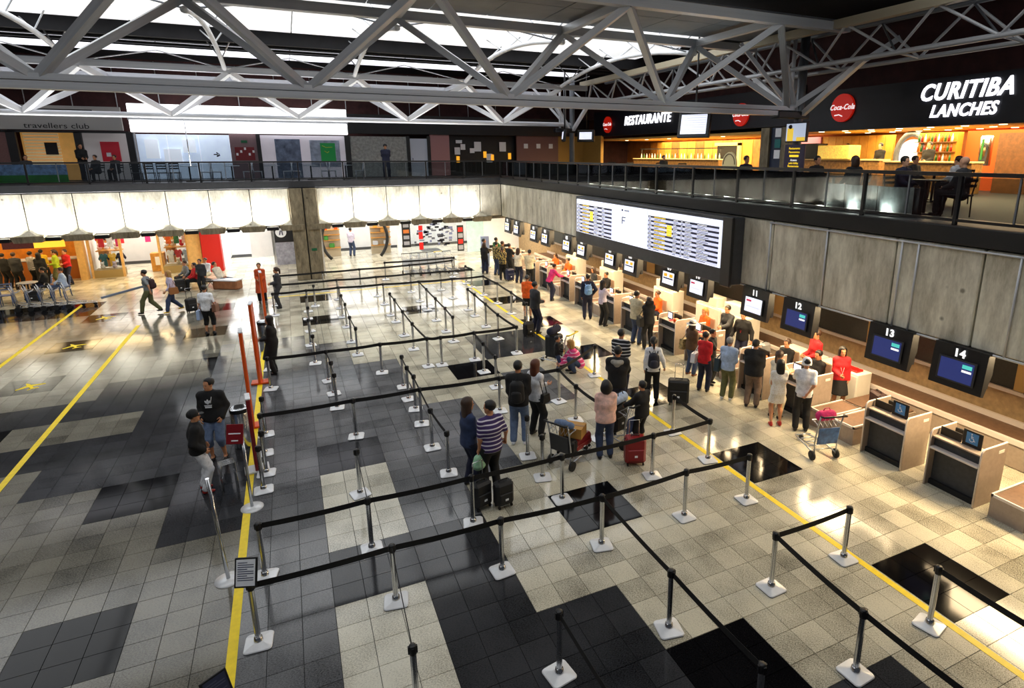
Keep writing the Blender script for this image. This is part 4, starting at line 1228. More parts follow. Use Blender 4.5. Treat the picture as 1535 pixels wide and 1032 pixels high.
for n in MONY:
    desk(n, DL.get(n, 'taupe check-in desk with pale rounded edge band under monitor %s' % NUMW[n]), sign=n >= 13)
# luggage belts between desk pairs
def scale_belt(y0, label, k):
    t = thing('luggage_scale', label, 'conveyor', (10.45, y0, 0))
    for i, (a, w) in enumerate(((0, .56), (.62, .56))):
        f = MB(); f.box(0, 1.0, a, a + w, 0, .40); f.build('frame', beige_lam, t)
        MB().box(.03, .97, a + .04, a + w - .04, .40, .425, 0, .008).build('belt', brown_belt, t)
        e = MB(); e.box(-.01, 1.0, a, a + .035, .38, .44); e.box(-.01, 1.0, a + w - .035, a + w, .38, .44); e.box(-.01, .02, a, a + w, .38, .43); e.build('steel_edge', edge_white, t)
        f = MB(); f.box(1.04, 2.0, a, a + w, .05, .40); f.build('rear_frame', beige_lam, t)
        MB().box(1.06, 1.98, a + .04, a + w - .04, .40, .43, 0, .008).build('rear_belt', brown_belt, t)
    return t
for k, y0 in enumerate((3.95, 7.92, 11.80, 15.62, 19.48, 23.32, 27.18)):
    pair = ['beyond desk fourteen', 'between desks thirteen and twelve', 'between desks eleven and ten', 'between desks nine and eight', 'between desks seven and six', 'between desks five and four', 'between desks three and two'][k]
    scale_belt(y0, 'pair of brown rubber luggage belts in taupe frames ' + pair, k)
lc = thing('conveyor', 'long brown baggage conveyor running along the wall behind the desks', 'conveyor', (12.55, 0, 0))
MB().box(0, .86, 1, 31.5, .02, .52).build('casing', beige_lam, lc)
MB().box(.06, .80, 1, 31.5, .52, .55).build('belt', brown_belt, lc)
e = MB(); e.box(-.02, .06, 1, 31.5, .50, .60); e.box(.80, .88, 1, 31.5, .50, .66); e.build('edge_rail', edge_white, lc)
# dark wall openings behind, with pale sill
bw = empty('window_2', (0, 0, 0)); bw['kind'] = 'structure'
for k in range(8):
    y0 = 3.0 + 3.6 * k
    box('dark_pane', 13.52, 13.58, y0, y0 + 3.0, 1.25, 2.78, M('dark_window', rgb(34, 38, 40), .35, 0, .3, 30), bw)
    box('pane_sill', 13.46, 13.60, y0 - .3, y0 + 3.3, 1.17, 1.25, edge_white, bw)
    box('wall_pier', 13.50, 13.60, y0 + 3.0, y0 + 3.6, 1.25, 2.8, M('ochre_pier', rgb(190, 158, 100), .7), bw)
# white cupboards behind the agents
def cupboard(y0, label, tall=False):
    t = thing('cupboard', label, 'cupboard', (12.0, y0, 0), 0)
    hh = 1.35 if tall else .92
    MB().box(0, .48, 0, 1.25, .04, hh, 0, .01).build('body', white_pl, t)
    for i in (0, 1):
        d = MB().box(-.02, 0, .02 + .62 * i, .60 + .62 * i, .08, hh - .05, 0, .006).build('door', white_pl, t)
        MB().box(-.04, -.02, .52 + .10 * i, .54 + .10 * i, hh * .5, hh * .5 + .14, 0, .004).build('handle', chrome, d)
    if tall: MB().box(0, .40, .2, 1.1, hh, hh + .3, 0, .01).build('upper_box', white_pl, t)
    return t
cupboard(9.16, 'white cupboard carrying red tags behind the agent in the red jacket')
cupboard(10.46, 'white cupboard under monitor eleven behind the standing agents')
cupboard(13.04, 'white cupboard under monitor ten beside the orange agent', True)
cupboard(14.32, 'tall white cupboard under monitor nine', True)
cupboard(16.9, 'tall white cupboard under monitor eight', True)
cupboard(21.2, 'white cupboard under monitor six', True)
cupboard(24.7, 'white cupboard under monitor five near the orange agent', True)
rt_ = tag(MB().box(12.1, 12.35, 9.3, 9.95, .92, .97, 0, .01).build('tag_pile', red_pl), 'flat pile of red luggage tags on the white cupboard', 'tags')

# hanging desk monitors
slot_dark = M('smoked_panel', rgb(26, 26, 30), .3, 0, .3, 12)
def hung_monitor(n):
    y = MONY[n]
    t = thing('hanging_monitor', 'black hanging monitor numbered %s above its check-in desk' % NUMW[n], 'monitor', (10.72, y, 2.74), 0)
    W, H_ = .96, .80
    b = MB(); b.prism([(-.04, 0), (.14, 0), (.14, -.40), (-.02, -H_), (-.10, -H_ + .02)], 1, -W / 2, W / 2); b.build('housing', black_pl, t)
    tl = math.atan2(.06, H_)
    fr = MB().box(-.012, .0, -.34, .34, -.66, -.22, 0, .004).build('bezel', dark_grey, t); fr.location = (-.062, 0, 0); fr.rotation_euler = (0, tl, 0)
    scr = MB().box(-.018, -.012, -.30, .30, -.63, -.25).build('screen', navy_screen if n >= 12 else white_screen, fr)
    if n >= 12:
        MB().box(-.021, -.018, -.27, -.10, -.36, -.29).build('logo', M('teal_logo', rgb(80, 196, 186), .5, emit=.8), fr)
        MB().box(-.021, -.018, -.27, -.10, -.43, -.39).build('caption', number_white, fr)
    elif n >= 10:
        MB().box(-.021, -.018, .08, .26, -.36, -.31).build('logo', M('red_logo', rgb(206, 60, 90), .5, emit=.6), fr)
        MB().box(-.021, -.018, -.26, .26, -.50, -.47).build('caption', lilac_row, fr)
    else:
        for s in (-1, 1): MB().box(-.021, -.018, s * .15 - .09, s * .15 + .09, -.40, -.30).build('logo', M('amber_logo', rgb(240, 176, 40), .5, emit=.8), fr)
        MB().box(-.021, -.018, -.26, .26, -.47, -.43).build('caption', navy_row, fr); MB().box(-.021, -.018, -.26, .26, -.56, -.52).build('caption', lilac_row, fr)
    text('number', '%02d' % n, .20, number_white, (-.072, 0, -.12), PI, t, .01, 0, .008)
    MB().box(.14, .22, -.40, .40, -.70, -.05).build('rear_panel', slot_dark, t)
    return t
for n in MONY: hung_monitor(n)

# departures board
db = thing('departures_board', 'wide black departures board with three lit screens on the concrete wall', 'display board', (10.72, 0, 0))
MB().box(-.34, .06, 12.1, 21.5, 2.70, 4.50, 0, .02).build('housing', M('board_housing', rgb(52, 54, 58), .6, 0, .2, 5), db)
MB().box(-.40, -.30, 12.05, 12.45, 2.66, 4.52, 0, .02).build('end_cap', black_pl, db)
scr_w = MB().box(-.37, -.345, 12.5, 21.35, 3.12, 4.40).build('screen', white_screen, db)
def board_rows(y0, y1, nrow, wl):
    rows = MB(); stripes = MB(); dark_print = MB(); yel = MB(); hd = MB()
    dz = (4.22 - 3.14) / nrow
    for r in range(nrow):
        z1 = 4.22 - r * dz; z0 = z1 - dz * .92
        (rows if r % 2 == 0 else hd).box(-.376, -.371, y0, y1, z0, z1)
        yy = y1 - .06
        for (w, kind) in wl:
            zc = (z0 + z1) / 2
            if kind == 'y' and r % 2 == 0: yel.box(-.384, -.377, yy - w, yy, zc - dz * .15, zc + dz * .15)
            elif kind == 'b': yel.box(-.384, -.377, yy - w, yy, z0, z1) if r in (3, 4, 5, 6, 7) else None
            else:
                ww = w * random.uniform(.4, .75)
                (stripes if r % 2 == 0 else dark_print).box(-.384, -.377, yy - ww, yy, zc - dz * .13, zc + dz * .13)
            yy -= w + .08
    rows.build('dark_rows', navy_row, scr_w); hd.build('pale_rows', lilac_row, scr_w); stripes.build('row_print', number_white, scr_w)['kind'] = 'stuff'; dark_print.build('row_print', navy_row, scr_w)['kind'] = 'stuff'; yel.build('yellow_print', yellow_scr, scr_w)
board_rows(18.5, 21.3, 15, ((.35, 'w'), (.55, 'y'), (.25, 'b'), (.55, 'w'), (.35, 'w')))
board_rows(12.6, 16.1, 16, ((.22, 'w'), (.62, 'y'), (.26, 'b'), (.3, 'w'), (.12, 'w'), (.5, 'w'), (.7, 'w')))
ml = MB(); ml.box(-.378, -.372, 17.3, 17.33, 3.13, 4.38); ml.box(-.378, -.372, 16.15, 18.45, 3.86, 3.875); ml.box(-.378, -.372, 16.12, 16.16, 3.12, 4.4); ml.box(-.378, -.372, 18.42, 18.48, 3.12, 4.4)
ml.build('map_lines', lilac_row, scr_w)
mf = MB(); mf.box(-.38, -.372, 17.72, 17.76, 3.78, 4.02); mf.box(-.38, -.372, 17.52, 17.76, 3.99, 4.02); mf.box(-.38, -.372, 17.56, 17.72, 3.88, 3.91); mf.box(-.38, -.372, 17.7, 17.8, 4.22, 4.28); mf.box(-.38, -.372, 17.3, 17.6, 4.23, 4.26); mf.build('map_marks', M('map_ink', rgb(70, 76, 110), .6), scr_w)
# ------------------------------------------------------------------ upper shops on the far balcony (facade plane y = 38)
FY = 38.0
uf = empty('wall_shopfronts', (0, 0, 0)); uf['kind'] = 'structure'
def ub(name, x0, x1, z0, z1, m, y0=FY, y1=FY + .15, c=0.): return box(name, x0, x1, y0, y1, z0, z1, m, uf, c)
ub('wall_section', -22, -11.9, Z2, 8.4, maroon_lt)
ub('fascia', -13.3, -7.05, 7.15, 7.25, black_fascia, FY - .05)
frame_dk = M('dark_shop_frame', rgb(24, 22, 24), .5)
ub('shop_frame', -11.95, -11.6, Z2, 7.2, frame_dk, FY - .05); ub('shop_frame', -9.35, -9.05, Z2, 7.2, frame_dk, FY - .05); ub('shop_frame', -7.2, -6.9, Z2, 7.2, frame_dk, FY - .08)
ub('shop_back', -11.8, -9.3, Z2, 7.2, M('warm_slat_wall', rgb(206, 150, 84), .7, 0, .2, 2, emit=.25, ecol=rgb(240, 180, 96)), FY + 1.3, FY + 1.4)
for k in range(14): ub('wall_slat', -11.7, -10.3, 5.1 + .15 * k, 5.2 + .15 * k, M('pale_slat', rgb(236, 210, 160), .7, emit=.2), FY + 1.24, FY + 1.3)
ub('picture', -10.9, -10.4, 6.1, 6.7, black_pl, FY + 1.18, FY + 1.24)
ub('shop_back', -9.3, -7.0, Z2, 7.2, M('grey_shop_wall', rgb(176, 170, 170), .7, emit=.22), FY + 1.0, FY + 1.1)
ub('red_poster', -8.55, -7.75, 5.75, 6.75, M('red_poster', rgb(166, 22, 40), .5, emit=.15), FY + .9, FY + .95)
ub('poster_mark', -8.35, -8.15, 6.0, 6.2, paper, FY + .88, FY + .9)
sg = thing('club_sign', 'grey travellers club sign board above the left balcony shop', 'sign', (0, FY - .12, 0))
MB().box(-15.0, -7.25, 0, .10, 7.28, 8.42, 0, .01).build('board', M('grey_sign_board', rgb(176, 174, 170), .6), sg)
MB().box(-11.0, -8.4, -.01, 0, 8.0, 8.26).build('black_strip', black_fascia, sg)
text('lettering', 'travellers club', .36, black_ma, (-9.9, -.012, 7.46), -PI / 2, sg, .01, 0, 0, 1.25)
text('lettering', 'J', .8, black_ma, (-12.15, -.012, 7.72), -PI / 2, sg, .01)
text('lettering', 'a', .5, number_white, (-8.72, -.02, 8.08), -PI / 2, sg, .01)
# white lit store
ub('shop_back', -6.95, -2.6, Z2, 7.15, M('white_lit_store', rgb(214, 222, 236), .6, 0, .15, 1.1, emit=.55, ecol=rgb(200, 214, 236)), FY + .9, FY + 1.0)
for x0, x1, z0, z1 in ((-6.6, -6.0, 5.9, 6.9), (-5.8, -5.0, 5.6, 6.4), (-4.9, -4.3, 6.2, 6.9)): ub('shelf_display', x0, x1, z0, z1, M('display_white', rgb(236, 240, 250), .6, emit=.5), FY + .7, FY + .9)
gp = thing('shop_window', 'wide clear window of the white store beside the club', 'window', (0, FY, 0))
for k in range(3): MB().box(-6.9 + 1.43 * k + .02, -6.9 + 1.43 * (k + 1) - .02, 0, .012, Z2, 7.1).build('pane', shop_glass, gp)
text('arrow', '\u2192', .35, black_ma, (-3.3, -.01, 6.1), -PI / 2, gp, .01, 0, .015)
lbx = thing('light_box_sign', 'long blank white light box sign over the balcony stores', 'sign', (0, FY - .2, 0))
MB().box(-6.95, 3.5, 0, .22, 7.95, 8.62, 0, .02).build('upper_panel', white_light, lbx)
MB().box(-6.95, 3.5, 0, .22, 7.22, 7.82, 0, .02).build('lower_panel', white_light, lbx)
MB().box(-7.0, 3.55, .05, .2, 7.82, 7.95).build('divider', steel, lbx)
ub('pier', -2.6, -1.25, Z2, 7.2, M('mauve_granite', rgb(126, 100, 104), .6, 0, .2, 25))
ub('exit_sign', -2.05, -1.75, 6.72, 6.86, M('exit_green', rgb(0, 90, 52), .5, emit=.3), FY - .03, FY)
ub('notice_board', -2.4, -1.45, 5.8, 6.5, M('dark_red_board', rgb(118, 24, 32), .6), FY - .04, FY)
for k in range(5): ub('notice', -2.35 + .2 * k, -2.25 + .2 * k, 6.05 + .15 * ((k * 7) % 3), 6.18 + .15 * ((k * 7) % 3), paper, FY - .05, FY - .04)
ub('shop_frame', -1.3, -1.1, Z2, 7.2, frame_dk, FY - .06)
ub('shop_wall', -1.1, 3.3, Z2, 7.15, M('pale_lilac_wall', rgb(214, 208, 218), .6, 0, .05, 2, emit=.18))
ub('shop_window_dark', -.4, .9, Z2, 6.95, M('mirror_window', rgb(120, 132, 156), .15, .3, .5, 2.5), FY - .03, FY)
ub('poster_window', 1.4, 3.0, 5.4, 6.9, M('blue_grey_window', rgb(150, 160, 180), .3, .1, .4, 3), FY - .03, FY)
gpst = ub('green_poster', 1.95, 2.75, 5.72, 6.75, M('green_poster', rgb(10, 116, 52), .5, emit=.25), FY - .05, FY - .03)
yel_ln = MB(); yel_ln.tube([(2.05, FY - .055, 6.6), (2.25, FY - .055, 6.5), (2.6, FY - .055, 6.52)], .015, 4); yel_ln.tube([(2.15, FY - .055, 6.3), (2.3, FY - .055, 6.2), (2.4, FY - .055, 6.28)], .02, 4); yel_ln.build('poster_script', M('poster_yellow', rgb(200, 196, 60), .5), uf)
ub('shop_frame', 3.3, 3.6, Z2, 7.2, frame_dk, FY - .06)
ub('curtain_window', 3.6, 6.85, Z2, 7.15, M('grey_curtain_window', rgb(150, 152, 148), .6, 0, .35, 7))
ub('shop_frame', 6.85, 7.05, Z2, 7.2, frame_dk, FY - .06)
dr = struct(box('door_1', 7.05, 8.1, FY, FY + .08, Z2, 7.05, M('pale_door', rgb(196, 204, 218), .5))); box('door_handle', 7.16, 7.2, FY - .05, FY, 5.75, 5.9, chrome, dr)
ub('shop_frame', 8.1, 8.3, Z2, 7.2, frame_dk, FY - .06)
ub('wall_section', 8.3, 9.5, Z2, 7.3, M('pink_granite', rgb(168, 122, 122), .6, 0, .2, 30))
ub('dark_shop', 9.5, 14.0, Z2, 7.3, M('dark_shop_interior', rgb(18, 16, 16), .5, 0, .5, 3), FY + .4, FY + .5)
for x0, z0, w, h in ((9.9, 6.1, .35, .45), (10.3, 6.4, .3, .35), (10.0, 6.8, .4, .2), (11.2, 6.3, .45, .6), (12.9, 6.3, .45, .6), (12.0, 5.6, .4, .55), (10.9, 6.2, .3, .3)): ub('door_notice', x0, x0 + w, z0, z0 + h, paper, FY + .3, FY + .33)
for x0, z0 in ((11.8, 5.9), (12.3, 5.7), (13.5, 5.8), (10.0, 5.6)): ub('amber_glow', x0, x0 + .2, z0, z0 + .4, M('amber_lamp', rgb(230, 160, 40), .5, emit=1.0), FY + .3, FY + .34)
ub('wall_section', 14.0, 17.0, Z2, 7.35, maroon_lt); ub('wall_section', 17.0, 19.3, Z2, 7.35, ochre_wall)
for x0 in (14.5, 15.4, 16.3): ub('wall_sign', x0, x0 + .28, 6.5, 6.8, paper, FY - .03, FY)
ub('fascia', 3.5, 19.3, 7.3, 8.4, black_fascia, FY - .1, FY + .2)

# ------------------------------------------------------------------ restaurants on the right balcony (facade plane x = 19)
FX = 19.0
rf = empty('wall_restaurants', (0, 0, 0)); rf['kind'] = 'structure'
def rb(name, y0, y1, z0, z1, m, x0=FX, x1=FX + .2): return box(name, x0, x1, y0, y1, z0, z1, m, rf)
rb('fascia', 3.0, 18.6, 6.98, 8.45, navy_fascia, FX, FX + .35); rb('fascia', 18.6, 36.6, 7.25, 8.80, navy_fascia, FX, FX + .35)
warm_ceil = M('warm_ceiling', rgb(226, 176, 92), .7, 0, .08, 2); wood_wall = M('amber_panel_wall', rgb(206, 150, 58), .6, 0, .22, 2.5)
rb('ceiling', 3, 36.6, 7.0, 7.1, warm_ceil, FX + .3, 24)
rb('back_wall', 3, 12.0, Z2, 7.0, M('orange_wall', rgb(206, 84, 20), .7), 23.4, 23.6)
rb('back_wall', 12.0, 14.3, Z2, 7.0, M('orange_wall', rgb(206, 84, 20), .7), 23.0, 23.2)
for k in range(9): rb('wood_panel', 17.2 + .42 * k, 17.2 + .42 * k + .40, Z2, 6.9, wood_wall, 22.9, 23.0)
rb('back_wall', 14.3, 40, Z2, 7.0, M('dim_amber_wall', rgb(150, 92, 40), .7, 0, .3, 2), 23.6, 23.8)
rb('timber_wall', 11.2, 12.6, Z2, 6.8, wood_dk, 22.0, 22.3)
rb('pink_niche', 20.9, 22.6, 5.9, 6.9, M('mauve_wall', rgb(170, 110, 140), .7), 22.8, 22.9)
rb('ochre_wall', 35.4, 38, Z2, 7.3, ochre_wall, FX - .1, FX + .1)
for y0, y1 in ((18.1, 18.55), (16.95, 17.45)): box('stone_pier', 17.0, 17.5, y0, y1, Z2, 7.1, concrete_col, rf)
box('blue_panel', 17.1, 17.4, 17.45, 18.1, Z2, 7.1, M('navy_panel', rgb(34, 44, 66), .5), rf)
for k, (z0, m_) in enumerate(((6.75, paper), (6.35, M('teal_icon', rgb(20, 110, 110), .5)), (5.95, paper))): box('info_plate', 17.06, 17.1, 17.55, 17.85, z0, z0 + .32, m_, rf)
def word(name, s, size, y, z, label, bold=.02, shear=.25, xs=1.0, cat='sign'):
    o = text(name, s, size, letter_light, (FX - .03, y, z), PI, None, .04, shear, bold, xs)
    tag(o, label, cat); return o
word('illuminated_lettering', 'CURITIBA', .70, 12.12, 8.0, 'large glowing white italic letters reading CURITIBA on the dark fascia', .016, .25, .86)
word('illuminated_lettering', 'LANCHES', .52, 12.1, 7.42, 'smaller glowing white italic letters reading LANCHES on the dark fascia', .012, .25, .84)
word('illuminated_lettering', 'RESTAURANTE', .72, 30.1, 8.05, 'glowing white italic letters reading RESTAURANTE on the far fascia', .012, .2, .94)
for y, z, r, lab in ((16.5, 7.78, .50, 'round red Coca-Cola sign beside the glowing CURITIBA letters'), (22.05, 7.85, .50, 'round red Coca-Cola sign behind the hanging screen'), (34.6, 7.95, .50, 'round red Coca-Cola sign beside the glowing RESTAURANTE letters')):
    t = thing('round_sign', lab, 'sign', (FX, y, z))
    MB().cyl((-.10, 0, 0), (0, 0, 0), r, seg=28).build('disc', M('cola_red', rgb(214, 32, 14), .4, emit=.35), t)
    text('script', 'Coca-Cola', .27, number_white, (-.108, 0, .02), PI, t, .01, .35, .004, .85)
    b_ = MB(); b_.tube([(-.106, .30, -.26), (-.106, .1, -.24), (-.106, -.05, -.30)], .02, 5); b_.build('swoosh', number_white, t)
for y in np.arange(10.2, 18.3, 1.15):
    for x in (19.9, 21.4, 22.6):
        o = tag(MB().cyl((x, y, 6.985), (x, y, 7.0), .11, seg=10).build('ceiling_downlight', lamp_warm), 'small round warm downlight in the restaurant ceiling', 'light', 'restaurant ceiling downlights')
for y in np.arange(25, 35, 2.4):
    o = tag(MB().cyl((20.4, y, 6.985), (20.4, y, 7.0), .11, seg=10).build('ceiling_downlight', lamp_warm), 'small round warm downlight in the restaurant ceiling', 'light', 'restaurant ceiling downlights')
area('restaurant_lamp', (21.3, 13.5, 6.95), (0, 0, 0), 4.0, 8.5, 1150, (1, .76, .38))
area('restaurant_lamp', (21.5, 28.0, 6.95), (0, 0, 0), 4.0, 14.0, 1700, (1, .76, .38))
bar_front = M('mottled_stone_front', rgb(150, 108, 58), .5, 0, .5, 9)
def bar(name, label, x0, x1, y0, y1, h):
    t = thing(name, label, 'counter', (x0, y0, Z2))
    MB().box(0, x1 - x0, 0, y1 - y0, 0, h - .06).build('front', bar_front, t); MB().box(-.06, x1 - x0, -.04, y1 - y0 + .04, h - .06, h, 0, .01).build('top', M('pale_counter_top', rgb(224, 190, 130), .4), t)
    return t
bar('bar_counter', 'long stone fronted bar counter under the wood panels', 21.0, 21.6, 16.3, 21.5, 1.10)
bar('bar_counter', 'stone fronted bar counter below the bottle shelves', 20.4, 21.0, 12.4, 15.6, 1.05)
bar('bar_counter', 'buffet counter under the RESTAURANTE sign', 20.6, 21.3, 25.5, 34.0, 1.05)
tag(box('display_fridge', 20.9, 21.5, 19.3, 21.2, Z2 + 1.10, Z2 + 1.75, black_pl, None, .02), 'black display fridge standing on the stone bar counter', 'fridge')
tag(box('pastry_case', 20.8, 21.5, 17.6, 19.2, Z2 + 1.10, Z2 + 1.65, M('lit_pastry_case', rgb(240, 196, 90), .4, 0, .4, 22, emit=.5), None, .02), 'lit pastry case on the stone bar counter', 'display case')
# timber lining, doorway and hanging rail of the far restaurant
for k in range(14): rb('wood_panel', 24.4 + .86 * k, 24.4 + .86 * k + .82, Z2, 6.9, (wood_wall, M('amber_panel_dark', rgb(160, 104, 40), .6, 0, .3, 3))[k % 3 == 1], 23.4, 23.55)
rb('doorway', 27.2, 29.0, Z2, 6.6, black_ma, 23.3, 23.42); rb('door_frame', 27.0, 27.2, Z2, 6.75, M('pale_frame', rgb(236, 206, 140), .6), 23.25, 23.42); rb('door_frame', 27.0, 29.2, 6.6, 6.78, M('pale_frame', rgb(236, 206, 140), .6), 23.25, 23.42)
gr_ = thing('glass_rack', 'dark hanging rack above the buffet counter', 'rack', (20.95, 25.6, Z2 + 1.62)); MB().bar((0, 0, 0), (0, 8.2, 0), .05, .05).build('rail', black_pl, gr_)
for k in range(5): MB().cyl((0, .2 + 1.95 * k, -.55), (0, .2 + 1.95 * k, 0), .015, seg=6).build('post', black_pl, gr_)
# bottle shelves
bs = thing('bottle_shelf', 'wooden back-bar shelf unit full of bottles', 'shelf', (22.6, 14.4, Z2))
MB().box(0, .35, 0, 1.5, 0, 2.1).build('carcass', M('amber_shelf', rgb(198, 130, 40), .5, emit=.15), bs)
for k in range(3): MB().box(-.25, 0, 0, 1.5, 1.0 + .36 * k, 1.03 + .36 * k).build('shelf', wood_dk, bs)
bot = MB(); bot.lathe([(0, 0), (.038, 0), (.038, .17), (.014, .23), (.014, .29), (0, .29)], 8)
botm = [bot.mesh('bottle', M('bottle_' + n, c, .15, 0, .1, 20)) for n, c in (('green', rgb(40, 96, 46)), ('amber', rgb(150, 84, 24)), ('clear', rgb(206, 216, 220)), ('red', rgb(140, 30, 26)))]
for k in range(3):
    for q in range(11):
        o = link('bottle', botm[(q * 5 + k * 3) % 4]); o.location = (22.47, 14.5 + .13 * q, Z2 + 1.03 + .36 * k); tag(o, 'bottle standing on the back-bar shelf in the snack restaurant', 'bottle', 'bottles on the back-bar shelves')
for q in range(26):
    o = link('bottle', botm[(2, 2, 1, 2, 0)[q % 5]]); o.location = (20.9, 25.8 + .31 * q, Z2 + 1.05); tag(o, 'bottle standing on the buffet counter', 'bottle', 'bottles on the buffet counter')
um = thing('beer_dispenser', 'tall steel cylinder dispenser by the orange wall', 'dispenser', (22.2, 13.1, Z2 + .9))
MB().lathe([(0, 0), (.2, 0), (.2, .95), (.17, 1.02), (0, 1.03)], 16).build('body', chrome, um); MB().box(-.22, -.19, -.03, .03, .2, .9).build('stripe', M('stripe_green', rgb(30, 110, 40), .5), um)
ow = thing('round_window', 'large round lit opening in a grey frame inside the restaurant', 'window', (22.7, 16.25, Z2 + 1.25))
b_ = MB(); b_.tube([(0, .62 * math.cos(a), .85 * math.sin(a)) for a in np.linspace(0, 2 * PI, 24, endpoint=False)], .12, 6, closed=True); b_.build('ring', steel_dk, ow)
MB().cyl((.05, 0, 0), (.1, 0, 0), .62, seg=24).build('lit_pane', M('cool_lit_pane', rgb(214, 220, 236), .4, emit=.9), ow)
# hung television and menu board on the steel column
tv = thing('hanging_television', 'flat television showing a figure in yellow, hung beside the steel column', 'television', (15.55, 15.28, 6.5))
MB().box(-.06, .04, -.46, .46, 0, .64, 0, .01).build('casing', black_pl, tv); MB().box(-.07, -.06, -.42, .42, .04, .60).build('screen', M('tv_screen', rgb(176, 186, 206), .4, emit=.8), tv)
MB().box(-.075, -.07, .1, .36, .04, .45).build('screen_figure', M('tv_yellow', rgb(236, 196, 60), .5, emit=.7), tv); MB().box(-.075, -.07, -.42, -.05, .04, .16).build('screen_band', M('tv_yellow', rgb(236, 196, 60), .5, emit=.7), tv); MB().sphere((-.075, .23, .5), .07, 8, 6).build('screen_head', M('tv_dark', rgb(40, 30, 26), .5), tv)
mbd = thing('menu_board', 'dark purple menu board with yellow lettering below the television', 'menu board', (15.55, 15.3, Z2))
MB().box(-.03, .03, -.44, .44, .72, 1.60, 0, .01).build('board', M('purple_board', rgb(38, 28, 58), .5, emit=.1), mbd); MB().cyl((0, 0, 0), (0, 0, .75), .03, seg=8).build('leg', black_pl, mbd)
for z, s_ in ((1.48, 'Restaurante'), (1.36, 'Panoramico'), (1.1, 'Acesso'), (1.0, 'pelo lobby'), (.90, 'Restaurante')): text('lettering', s_, .10, yellow_scr if z != 1.1 else number_white, (-.035, 0, z), PI, mbd, .006)
arw = MB(); arw.box(-.035, -.03, -.2, .2, 1.2, 1.27); arw.box(-.035, -.03, -.25, .2, .78, .84); arw.build('yellow_bars', yellow_scr, mbd)
def hung_screen(label, x, y, z, w, h, rz, tilt, rows):
    t = thing('hanging_screen', label, 'screen', (x, y, z), rz)
    c_ = MB().box(-.06, .10, -w / 2, w / 2, -h, 0, 0, .02).build('casing', black_pl, t); c_.rotation_euler = (0, tilt, 0)
    s_ = MB().box(-.07, -.06, -w / 2 + .13, w / 2 - .13, -h + .13, -.13).build('screen', white_screen, c_)
    b = MB()
    for k in range(rows): b.box(-.074, -.07, -w / 2 + .14, w / 2 - .14 - .2 * (k % 2), -.16 - (h - .3) * k / rows - .03, -.16 - (h - .3) * k / rows)
    b.build('screen_print', lilac_row, s_)
    MB().cyl((.02, 0, -.02), (.02, 0, 10.54 - z), .04, seg=8).build('hanger', black_pl, t)
    return t
hung_screen('large tilted flight screen hung under the big truss', 14.6, 19.6, 7.72, 1.30, 1.00, .55, .18, 8)
hung_screen('small flight screen hung by the balcony corner column, facing the desks', 14.2, 30.9, 7.45, 1.0, .65, -.35, .1, 6)
hung_screen('small flight screen hung by the balcony corner column, facing the shops', 15.6, 31.0, 7.45, 1.0, .65, .75, .1, 6)
tag(MB().box(14.0, 14.9, 19.0, 20.3, 7.76, 8.0, 0, .03).build('projector_box', steel_lt), 'grey steel box fixed on top of the large flight screen', 'box')
ob = thing('oval_board', 'cream arched pavement board standing behind the glass balustrade', 'sign board', (13.9, 16.6, Z2), PI)
poly = [(-.36, 0), (.36, 0)] + [(.36 * math.cos(a), .95 + .42 * math.sin(a)) for a in np.linspace(0, PI, 14)]
MB().prism(poly, 0, -.03, .03).build('board', M('cream_board', rgb(224, 206, 150), .6, emit=.12), ob)
b_ = MB(); b_.tube([(.035, .30 * math.cos(a), .95 + .35 * math.sin(a)) for a in np.linspace(0, PI, 12)], .015, 5); b_.box(.03, .04, -.2, .2, .7, .78); b_.box(.03, .04, -.12, .12, .5, .62); b_.build('painted_marks', wood_dk, ob)
# added lamps and low wavy wall, shaped after a reflection in the balustrade glass
wv = struct(empty('trim_reflection', (0, 0, 0)))
pm3 = MB(); v = []; n_ = 10
for i in range(n_ + 1):
    a = i / n_; yy = .84 * a; bow = -.26 * math.sin(PI * a)
    v += [(bow, yy, 0.02 + .10 * math.sin(PI * a) * 0), (bow - .03, yy, .62)]
pm3.add(v, [(2 * i, 2 * i + 1, 2 * i + 3, 2 * i + 2) for i in range(n_)], 0, True)
pm3 = pm3.mesh('reflection_panel', make_concrete('pale_reflection_concrete', rgb(196, 198, 190), rgb(120, 122, 112), 5.))
for k in range(17):
    o = link('reflection_panel', pm3, wv); o.location = (11.75, 8.2 + .86 * k, Z2 - .0)
for k in range(17): area('reflection_lamp', (11.36, 8.62 + .86 * k, Z2 + .05), (0, math.radians(-152), 0), .06, .22, 6.5, (.92, 1, .95), 130)
box('reflection_back', 11.77, 11.9, 8.1, 22.9, Z2, Z2 + .6, black_ma, wv)
